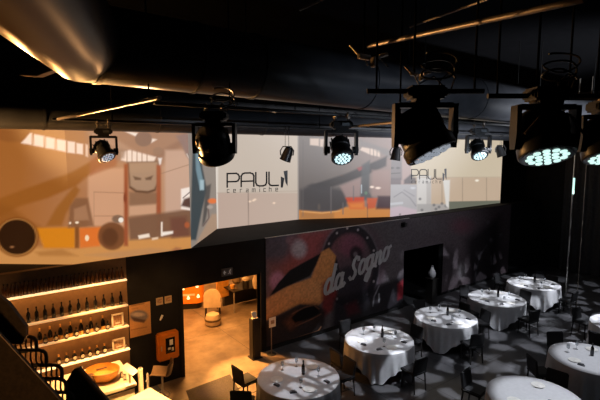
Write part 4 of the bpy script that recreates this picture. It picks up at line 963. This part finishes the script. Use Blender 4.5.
# black podium by the right jamb
pp = at_z(255, 356, 0); pt = at_d(255, 313, pp.dot(FWD))
pd = thing('podium', 'slim black podium against the door jamb with leaflets on top', 'podium', (5.87, 9.82, 0))
px_, py_ = 5.87, 9.82
MB().box((px_, py_, .55), (.24, .24, 1.1), None, .03).build('column', M['table_dark'], pd); MB().box((px_, py_, .02), (.3, .3, .04), None, .01).build('foot', M['table_dark'], pd)
lf = thing('leaflet_stand', 'small cream leaflet stand on top of the black podium', 'leaflets', (px_, py_, 1.10))
MB().box((px_ - .03, py_ - .03, 1.11), (.16, .12, .02), None, .004).build('tray', M['cream_plastic'], lf)
MB().prism([Vector((px_ - .09, py_ - .05, 1.12)), Vector((px_ + .05, py_ - .05, 1.12)), Vector((px_ + .05, py_ + .02, 1.26)), Vector((px_ - .09, py_ + .02, 1.26))], (0, .012, 0)).build('leaflet', M['label_w'], lf)
# sign stand outside the door
ss = at_z(271.5, 352, 0); ss.y = min(ss.y, 9.75); ss = Vector((at_y(271.5, 352, 9.72).x, 9.72, 0)); zt_ = at_y(272, 317.5, 9.72).z
sg = thing('sign_stand', 'slim metal stand holding a small pale card, in front of the car mural', 'sign', ss)
MB().cyl(ss + Vector((0, 0, .015)), (ss.x, ss.y, zt_ - .26), .013, n=10).build('pole', M['bare_pipe'], sg); MB().lathe([(.13, 0), (.13, .012), (.03, .03)], 24, Matrix.Translation(ss)).build('base', M['pipe'], sg)
MB().box((ss.x + .03, ss.y - .01, zt_ - .13), (.21, .02, .27), None, .004).build('card', M['label_w'], sg); MB().box((ss.x + .03, ss.y - .022, zt_ - .12), (.11, .005, .1)).build('print', M['print_t'], sg, smooth=False)
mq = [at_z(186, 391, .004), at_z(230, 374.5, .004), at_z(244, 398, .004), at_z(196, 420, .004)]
tag(MB().prism([v_ + Vector((0, 0, .001)) for v_ in mq], (0, 0, .008)).build('dark_floor_patch', M['floor_patch'], None, origin=mq[0]), 'dark grey patch on the floor just inside the lit doorway, faint blue light on it', 'mat')  # dark sheet laid over the darker part of the entry floor
# thin belt rail along the mural, running from the stand
# white vase on dark stand in the dark doorway
vp = at_y(431, 303, 9.7)
vs_ = thing('plinth_stand', 'black plinth stand in front of the unlit doorway', 'stand', (vp.x, 9.7, 0))
MB().box((vp.x, 9.7, .45), (.3, .3, .9), None, .01).build('column', M['table_dark'], vs_); MB().box((vp.x, 9.7, .91), (.36, .36, .03), None, .006).build('top', M['table_dark'], vs_)
v = MB(); v.lathe([(.07, 0), (.13, .08), (.14, .2), (.06, .34), (.035, .42), (.05, .46)], 20, Matrix.Translation((vp.x, 9.7, .926)))
tag(v.build('pale_vase', mat('dull grey ceramic', (.22, .22, .23, 1), .4), None, origin=(vp.x, 9.7, .926)), 'pale vase standing on the black plinth in the unlit doorway', 'vase')
# small black speaker above the dark doorway
sp_ = at_y(404, 224.5, WY - .1); t = thing('wall_speaker', 'small black box speaker under the screen ledge', 'speaker', sp_)
MB().box(sp_, (.16, .16, .13), None, .01).build('cabinet', M['fixture'], t); MB().box(sp_ + Vector((0, .05, .07)), (.04, .2, .03)).build('bracket', M['fixture'], t)
MB().cyl(sp_ + Vector((0, -.081, 0)), sp_ + Vector((0, -.088, 0)), .05, n=16).build('grille', M['pipe'], t)

# light poles near the end wall
for px, d, r, lab, led in ((573.5, 15.5, .022, 'thin vertical pole with a glowing green white tube before the curtain', (178, 194)), (585.5, 15.0, .012, 'bare hairline vertical cable beside the glowing pole', None)):
    q = at_d(px, 180, d); q = Vector((q.x, q.y, 0)); t = thing('light_pole' if led else 'hanging_cable', lab, 'pole' if led else 'cable', q)
    MB().cyl(q + Vector((0, 0, .02)), (q.x, q.y, 7.9), r, n=10).build('tube', M['steel'] if led else M['clampmetal'], t)
    MB().lathe([(.2, 0), (.2, .015), (.03, .03)], 24, Matrix.Translation(q)).build('base', M['pipe'], t)
    if led:
        z0, z1 = at_d(px, led[1], d).z, at_d(px, led[0], d).z
        MB().cyl(q - FWD * .03 + Vector((0, 0, z0)), q - FWD * .03 + Vector((0, 0, z1)), .03, n=10).build('glowing_tube', M['pole_led'], t)

# ================================================================== round tables, cloths, chairs, tableware
RT = .855; TH = .75
def cloth_mesh(rot, seed, half=1.27):
    rs = random.Random(seed); mb = MB(); nA = 144; vs = []; fs = []
    zt = TH + .008
    rings = [0.15, .45, .7, .82, RT + .004]
    vs.append((0, 0, zt))
    for rr in rings:
        for k in range(nA):
            a = 2 * PI * k / nA; vs.append((rr * math.cos(a), rr * math.sin(a), zt - (.002 if rr > .85 else 0)))
    nd = 9; ph = [rs.uniform(0, 6.28) for _ in range(4)]
    for j in range(1, nd + 1):
        t = j / nd
        for k in range(nA):
            a = 2 * PI * k / nA; b = (a - rot) % (PI / 2) - PI / 4
            ext = half / math.cos(b) if False else half / max(abs(math.cos(a - rot + PI / 4)), abs(math.sin(a - rot + PI / 4)))
            drop = min(ext - RT, TH - .035)
            cw = max(0, 1 - abs(((a - rot + PI / 4) % (PI / 2)) - PI / 4) / .42)       # 1 at the hanging corners
            fold = (.010 + .028 * t) * math.sin(a * 22 + ph[0]) + .012 * t * math.sin(a * 9 + ph[1])
            rr = RT + .012 + .012 * t + fold * t + .05 * t * cw * math.sin((a - rot) * 26)
            rr = max(rr, RT + .006)
            vs.append((rr * math.cos(a), rr * math.sin(a), zt - .012 * min(1, t * 3) - drop * t))
    def idx(ring, k): return 1 + ring * nA + k % nA
    for k in range(nA): fs.append((0, idx(0, k), idx(0, k + 1)))
    for r_ in range(len(rings) - 1 + nd):
        for k in range(nA): fs.append((idx(r_, k), idx(r_ + 1, k), idx(r_ + 1, k + 1), idx(r_, k + 1)))
    mb.add(vs, fs); return mb
tbl0 = thing('round_table', '', 'table', (0, 0, 0), 'round banquet tables')
MB().lathe([(RT - .02, TH - .03), (RT, TH - .02), (RT, TH - .004), (RT - .005, TH)], 48).build('tabletop', M['wood'], tbl0)
MB().cyl((0, 0, .05), (0, 0, TH - .03), .05, n=16).build('pedestal', M['pipe'], tbl0)
for k in range(4):
    a = PI / 4 + k * PI / 2; MB().tube([(0, 0, .12), (.2 * math.cos(a), .2 * math.sin(a), .07), (.48 * math.cos(a), .48 * math.sin(a), .02)], .02, 8).build('foot', M['pipe'], tbl0)
chair0 = thing('banquet_chair', '', 'chair', (0, 0, 0), 'black banquet chairs around the tables')
MB().box((0, 0, .45), (.43, .43, .07), None, .02).build('seat', M['chair'], chair0)
bkm = Matrix.Translation((0, .20, .635)) @ Matrix.Rotation(R(-8), 4, 'X')
MB().box((0, 0, 0), (.43, .045, .36), bkm, .018).build('backrest', M['chair'], chair0)
for sx in (-1, 1):
    for sy in (-1, 1): MB().cyl((sx * .185, sy * .185 + (.03 if sy > 0 else 0), 0), (sx * .18, sy * .175, .43), .016, .02, n=8).build('leg', M['chair_leg'], chair0)
for sx in (-1, 1): MB().cyl((sx * .18, -.18, .2), (sx * .18, .18, .2), .009, n=6).build('stretcher', M['chair_leg'], chair0)
# tableware prototypes
bot0 = thing('table_bottle', '', 'bottle', (0, 0, 0), 'dark bottles on the round tables')
MB().lathe([(.034, 0), (.037, .01), (.037, .17), (.03, .2), (.014, .24), (.013, .29)], 16).build('glass_body', M['glass_dark'], bot0); MB().lathe([(.0375, .05), (.0375, .12)], 16).build('paper_label', M['napkin'], bot0); MB().lathe([(.016, .275), (.016, .305), (.01, .31)], 10).build('cap', M['glass_dark'], bot0)
gls = mat('clear glass', (.75, .78, .8, 1), .08, spec=.6, trans=.85)
wg0 = thing('wine_glass', '', 'glass', (0, 0, 0), 'wine glasses on the round tables')
MB().lathe([(.033, 0), (.032, .003), (.005, .006), (.004, .09)], 16).build('stem', gls, wg0); MB().lathe([(.006, .088), (.03, .11), (.038, .15), (.032, .195), (.030, .195), (.035, .15), (.027, .113), (.004, .094)], 18).build('bowl', gls, wg0)
pl0 = thing('dinner_plate', '', 'plate', (0, 0, 0), 'white plates on the round tables')
MB().lathe([(.07, 0), (.085, .004), (.13, .016), (.128, .019), (.08, .009), (.02, .008)], 28).build('dish', M['white_plastic'], pl0); MB().lathe([(.05, .0085), (.052, .012), (.01, .013)], 20).build('well', M['white_plastic'], pl0)
np0 = thing('folded_napkin', '', 'napkin', (0, 0, 0), 'folded napkins on the round tables')
MB().prism([(-.07, -.03, 0), (.07, -.035, 0), (.07, .03, .0), (-.07, .035, 0)], (0, 0, .014)).build('lower_fold', M['napkin'], np0, smooth=False); MB().prism([(-.065, -.02, .014), (.02, -.03, .014), (.05, .03, .014), (-.06, .03, .014)], (.004, 0, .022)).build('upper_fold', M['napkin'], np0, smooth=False)
used = {}
def put(proto, loc, rz, label):
    if proto.name not in used:
        used[proto.name] = 1; proto.location = loc; proto.rotation_euler = (0, 0, rz); proto['label'] = label; return proto
    return dup(proto, loc, rz, label)

TB = [  # name for labels, pixel centre of the top, corner bearing
    ('table by the lit doorway', 298.5, 377.5, 221, 'ABC'),
    ('table before the script mural', 379, 339.5, 221, 'AB'),
    ('table before the unlit doorway', 445.5, 317, 205, 'AB'),
    ('second farthest table', 496.5, 298.3, 214, 'A'),
    ('farthest table', 533.5, 283.5, 224, 'AB'),
    ('table cut by the frame edge', 591, 358.5, 190, 'ABC'),
    ('table cut by the bottom edge', 534.5, 398, 232, 'C'),
    ('barely visible table sliver', 627, 325.5, 215, 'A'),
]
q1 = at_z(245.5, 379, .47); q2 = at_z(243, 401, .47); seats = [Vector((q1.x, q1.y, 0)), Vector((q2.x, q2.y, 0))]
centres = []
for ti, (tn, px, py, cor, kit) in enumerate(TB):
    c = at_z(px, py, TH); c = Vector((c.x, c.y, 0)); centres.append(c)
    lab = 'round banquet table under white cloth, the ' + tn
    if ti == 0: tbl0.location = c; tbl0['label'] = lab
    else: dup(tbl0, c, 0, lab)
    cl = cloth_mesh(R(cor), ti).build('tablecloth', M['cloth'], None, origin=(0, 0, 0)); cl.location = c
    tag(cl, 'white tablecloth with hanging corners on the ' + tn, 'tablecloth', 'white tablecloths on the round tables')
    cam_a = math.degrees(math.atan2(-c.y, -c.x))
    k = 0
    for off, nm in ((45, 'first'), (135, 'second'), (225, 'third'), (315, 'fourth')):
        a = R(cor + off)
        if ti == 0 and off in (225, 315): 
            if off == 225: continue
        # bearing described relative to what stands around
        bd = Vector((math.cos(a), math.sin(a), 0)); sc_ = [bd.dot(v_) for v_ in (-FWD, Vector((-.8, .6, 0)), FWD, RGT)]
        side = ['balcony side', 'bar side', 'mural wall side', 'curtain side'][int(np.argmax(sc_))]
        pos = c + bd * 1.165
        if any((pos - cc_).length < 1.15 for cc_ in centres if (cc_ - c).length > .1): continue
        if pos.y > 9.5: continue
        if any((pos - q_).length < .62 for q_ in seats): continue
        seats.append(pos)
        put(chair0, pos, a - PI / 2, 'black chair on the %s of the %s' % (side, tn))
    # tableware
    def on(dx, dy): return c + RGT * dx + FWD * dy + Vector((0, 0, TH + .0095))
    if 'A' in kit or 'B' in kit or 'C' in kit:
        if ti not in (6,): put(bot0, on(.10, .12), 0, 'dark bottle at the middle of the ' + tn)
        for dx, dy, w_ in ((-.35, .30, 'beside the bar side rim'), (.42, .05, 'beside the curtain side rim'), (-.05, .46, 'beside the mural wall rim'), (.05, -.42, 'beside the balcony side rim')):
            if ti == 6 and dy > 0: continue
            put(wg0, on(dx, dy), 0, 'clear wine glass on the %s, %s' % (tn, w_))
        for dx, dy, w_ in ((-.45, -.12, 'towards the bar'), (.22, -.50, 'towards the balcony'), (.30, .44, 'towards the mural wall')):
            put(pl0, on(dx, dy), 0, 'white plate on the %s, laid %s' % (tn, w_))
        for dx, dy, w_ in ((-.44, -.34, 'towards the bar'), (-.1, -.60, 'towards the balcony'), (.58, -.2, 'towards the curtain')):
            put(np0, on(dx, dy), dx * 3, 'small dark folded napkin on the %s, laid %s' % (tn, w_))
# the lone chair by the doorway and its neighbour
q = at_z(245.5, 379, .47); put(chair0, (q.x, q.y, 0), R(95), 'black chair standing in the warm doorway light, first beside the table there')
q = at_z(243, 401, .47); put(chair0, (q.x, q.y, 0), R(140), 'black chair cut by the bottom edge in the warm doorway light')

# ================================================================== light
w = bpy.data.worlds.new('world'); S.world = w; w.use_nodes = True
w.node_tree.nodes['Background'].inputs[0].default_value = (.5, .55, .65, 1); w.node_tree.nodes['Background'].inputs[1].default_value = .012
def light(name, kind, loc, energy, col, target=None, size=.1, angle=None, blend=.3, gobo=None):
    l = bpy.data.lights.new(name, kind); l.energy = energy; l.color = col[:3]
    o = bpy.data.objects.new(name, l); COL.objects.link(o); o.location = loc
    if kind == 'AREA': l.size = size
    elif kind in ('POINT', 'SPOT'): l.shadow_soft_size = size
    if kind == 'SPOT': l.spot_size = R(angle); l.spot_blend = blend
    if target is not None: o.rotation_euler = (Vector(target) - Vector(loc)).to_track_quat('-Z', 'Y').to_euler()
    if gobo:
        l.use_nodes = True; nt = l.node_tree; em = nt.nodes['Emission']
        tc = nt.nodes.new('ShaderNodeTexCoord'); sx = nt.nodes.new('ShaderNodeSeparateXYZ'); nt.links.new(tc.outputs['Normal'], sx.inputs[0])
        dv1 = nt.nodes.new('ShaderNodeMath'); dv1.operation = 'DIVIDE'; nt.links.new(sx.outputs[0], dv1.inputs[0]); nt.links.new(sx.outputs[2], dv1.inputs[1])
        dv2 = nt.nodes.new('ShaderNodeMath'); dv2.operation = 'DIVIDE'; nt.links.new(sx.outputs[1], dv2.inputs[0]); nt.links.new(sx.outputs[2], dv2.inputs[1])
        cb = nt.nodes.new('ShaderNodeCombineXYZ'); nt.links.new(dv1.outputs[0], cb.inputs[0]); nt.links.new(dv2.outputs[0], cb.inputs[1]); cb.inputs[2].default_value = gobo[1]
        vo = nt.nodes.new('ShaderNodeTexVoronoi'); vo.feature = 'DISTANCE_TO_EDGE'; vo.inputs['Scale'].default_value = gobo[0]; nt.links.new(cb.outputs[0], vo.inputs['Vector'])
        rp = nt.nodes.new('ShaderNodeValToRGB'); rp.color_ramp.elements[0].position = gobo[2]; rp.color_ramp.elements[1].position = gobo[2] + .06
        rp.color_ramp.elements[0].color = (gobo[3],) * 3 + (1,); rp.color_ramp.elements[1].color = (1, 1, 1, 1)
        nt.links.new(vo.outputs['Distance'], rp.inputs['Fac']); nt.links.new(rp.outputs['Color'], em.inputs['Color'])
        em.inputs['Strength'].default_value = 1
    return o
warm = (1, .50, .16); cool = (.88, .92, 1)
T = centres
# moving heads throw broken patches over the tables and the floor
light('gobo_beam', 'SPOT', (8.4, 4.5, 6.0), 1700, cool, (9.3, 7.3, 0), .03, 54, .3, (8, 0, .15, .03))
light('gobo_beam', 'SPOT', (12.6, 4.2, 6.0), 1700, cool, (13.0, 7.3, 0), .03, 62, .3, (8, 3, .15, .03))
light('gobo_beam', 'SPOT', (16.4, 4.7, 5.9), 1300, cool, (16.6, 6.0, 0), .03, 76, .3, (8, 8, .13, .03))
for k_, e_ in ((0, 1100), (1, 1500), (2, 1300), (3, 1100), (4, 1300)):
    light('gobo_beam', 'SPOT', tuple(T[k_] + Vector((.3, -.9, 7.6))), e_, cool, T[k_] + Vector((0, 0, .5)), .03, 15, .25, (15, 7 + 3 * k_, .09, .2))
light('wash_beam', 'SPOT', tuple(T[6] + Vector((.6, -.8, 7.6))), 1600, cool, T[6], .1, 15, .4)
light('wash_beam', 'SPOT', tuple(T[5] + Vector((.6, -.8, 7.6))), 1300, cool, T[5], .1, 15, .4)
# bar
light('bar_lamp', 'SPOT', (2.0, 9.15, 4.6), 1600, warm, (2.0, 9.2, 1.0), .1, 38, .5)
light('bar_lamp', 'SPOT', (2.4, 7.0, 4.4), 3200, warm, (c1.x - .2, c1.y - .3, 1.0), .1, 28, .5)
for z_, e_ in zip(SH, (5.5, 3.4, 3.6, 4.5)):
    l = light('shelf_light', 'AREA', (1.42, SY0 - .01, z_ - .05), e_, (1, .44, .12), (1.42, WY + .1, z_ - .30), .05); l.data.shape = 'RECTANGLE'; l.data.size = 2.7; l.data.size_y = .05
left_ = Vector((-dvec.y, dvec.x, 0))
light('added_duct_spot', 'SPOT', tuple(E0 + dvec * 3.0 + left_ * 1.65 - UP * .12), 420, (1, .45, .13), E0 - dvec * 1.5 - UP * .2, .12, 36, .5)  # added spots aimed to draw the warm strip along the bend
light('added_duct_spot', 'SPOT', tuple(E0 + dvec * 3.1 + left_ * 1.0 - UP * .35), 260, (1, .45, .13), E0 - dvec * .6 - UP * .3, .12, 30, .5)
for x_, e_ in ((2.75, 220), (4.2, 130)):
    light('added_duct_spot', 'SPOT', (x_, 8.4, 5.66), e_, (1, .48, .18), (x_ - .45, 5.6, 6.35), .12, 34, .6)  # added spots for the warm strip under the long run
light('added_uplight', 'SPOT', (-1.2, 8.5, 4.9), 1500, warm, (1.0, 9.0, 6.1), .15, 70, .6)  # added to warm the undersides of the ducts, not lamps of the bar
light('added_uplight', 'SPOT', (1.7, 9.4, 4.4), 1900, warm, (2.7, 5.9, 6.3), .1, 50, .7)
light('warm_fill', 'SPOT', (3.3, 7.4, 4.0), 170, warm, (3.5, 10, 1.8), .3, 40, .8)  # added warm fill for the wall strip and the staircase
light('warm_fill', 'SPOT', (-2.2, 2.6, 3.6), 190, warm, (.5, 6.6, 2.5), .3, 48, .7)
# foyer
light('foyer_lamp', 'AREA', (5.0, 12.0, 2.98), 280, (1, .43, .11), (5.0, 12.0, 0), 1.8)
light('foyer_lamp', 'AREA', (7.6, 15.3, 2.9), 110, (1, .46, .14), (7.8, 15.8, .6), 1.6)
light('foyer_spot', 'SPOT', (5.1, 11.0, 2.9), 1900, (1, .46, .13), (5.35, 8.9, 0), .05, 44, .6)
light('entry_spot', 'SPOT', (5.9, 8.9, 7.6), 2200, (1, .62, .32), (5.75, 9.1, 0), .03, 8, .7)
light('blue_spot', 'SPOT', (4.3, 8.6, 7.5), 160, (.16, .22, 1), at_z(212, 390, 0), .03, 7, .8)
# added fill lights for the duct, the mural and the hall, without fixtures
light('duct_fill', 'SPOT', (12.6, -0.6, 3.0), 16000, (.88, .92, 1), (12.6, 5.5, 6.9), .2, 66, .9)
light('duct_fill', 'SPOT', (6, 0.4, 3.4), 900, (.75, .85, 1), (7, 5.5, 6.4), .3, 70, .9)
light('mural_fill', 'SPOT', (8.4, 5.4, 6.0), 280, (1, .88, .8), (8.6, 10, 1.5), .3, 66, .8)
light('mural_fill', 'SPOT', (13, 5.2, 5.6), 130, (.95, .9, .95), (13.4, 10, 2.4), .3, 70, .8)
light('hall_fill', 'AREA', (10, 1.5, 7.7), 40, (.85, .88, 1), (12, 9, 1.5), 3.0)

S.view_settings.view_transform = 'Standard'; S.view_settings.look = 'None'; S.view_settings.exposure = 0; S.view_settings.gamma = 1
S.view_settings.use_curve_mapping = False
for o in list(bpy.data.objects):
    if '_o' in o: del o['_o']
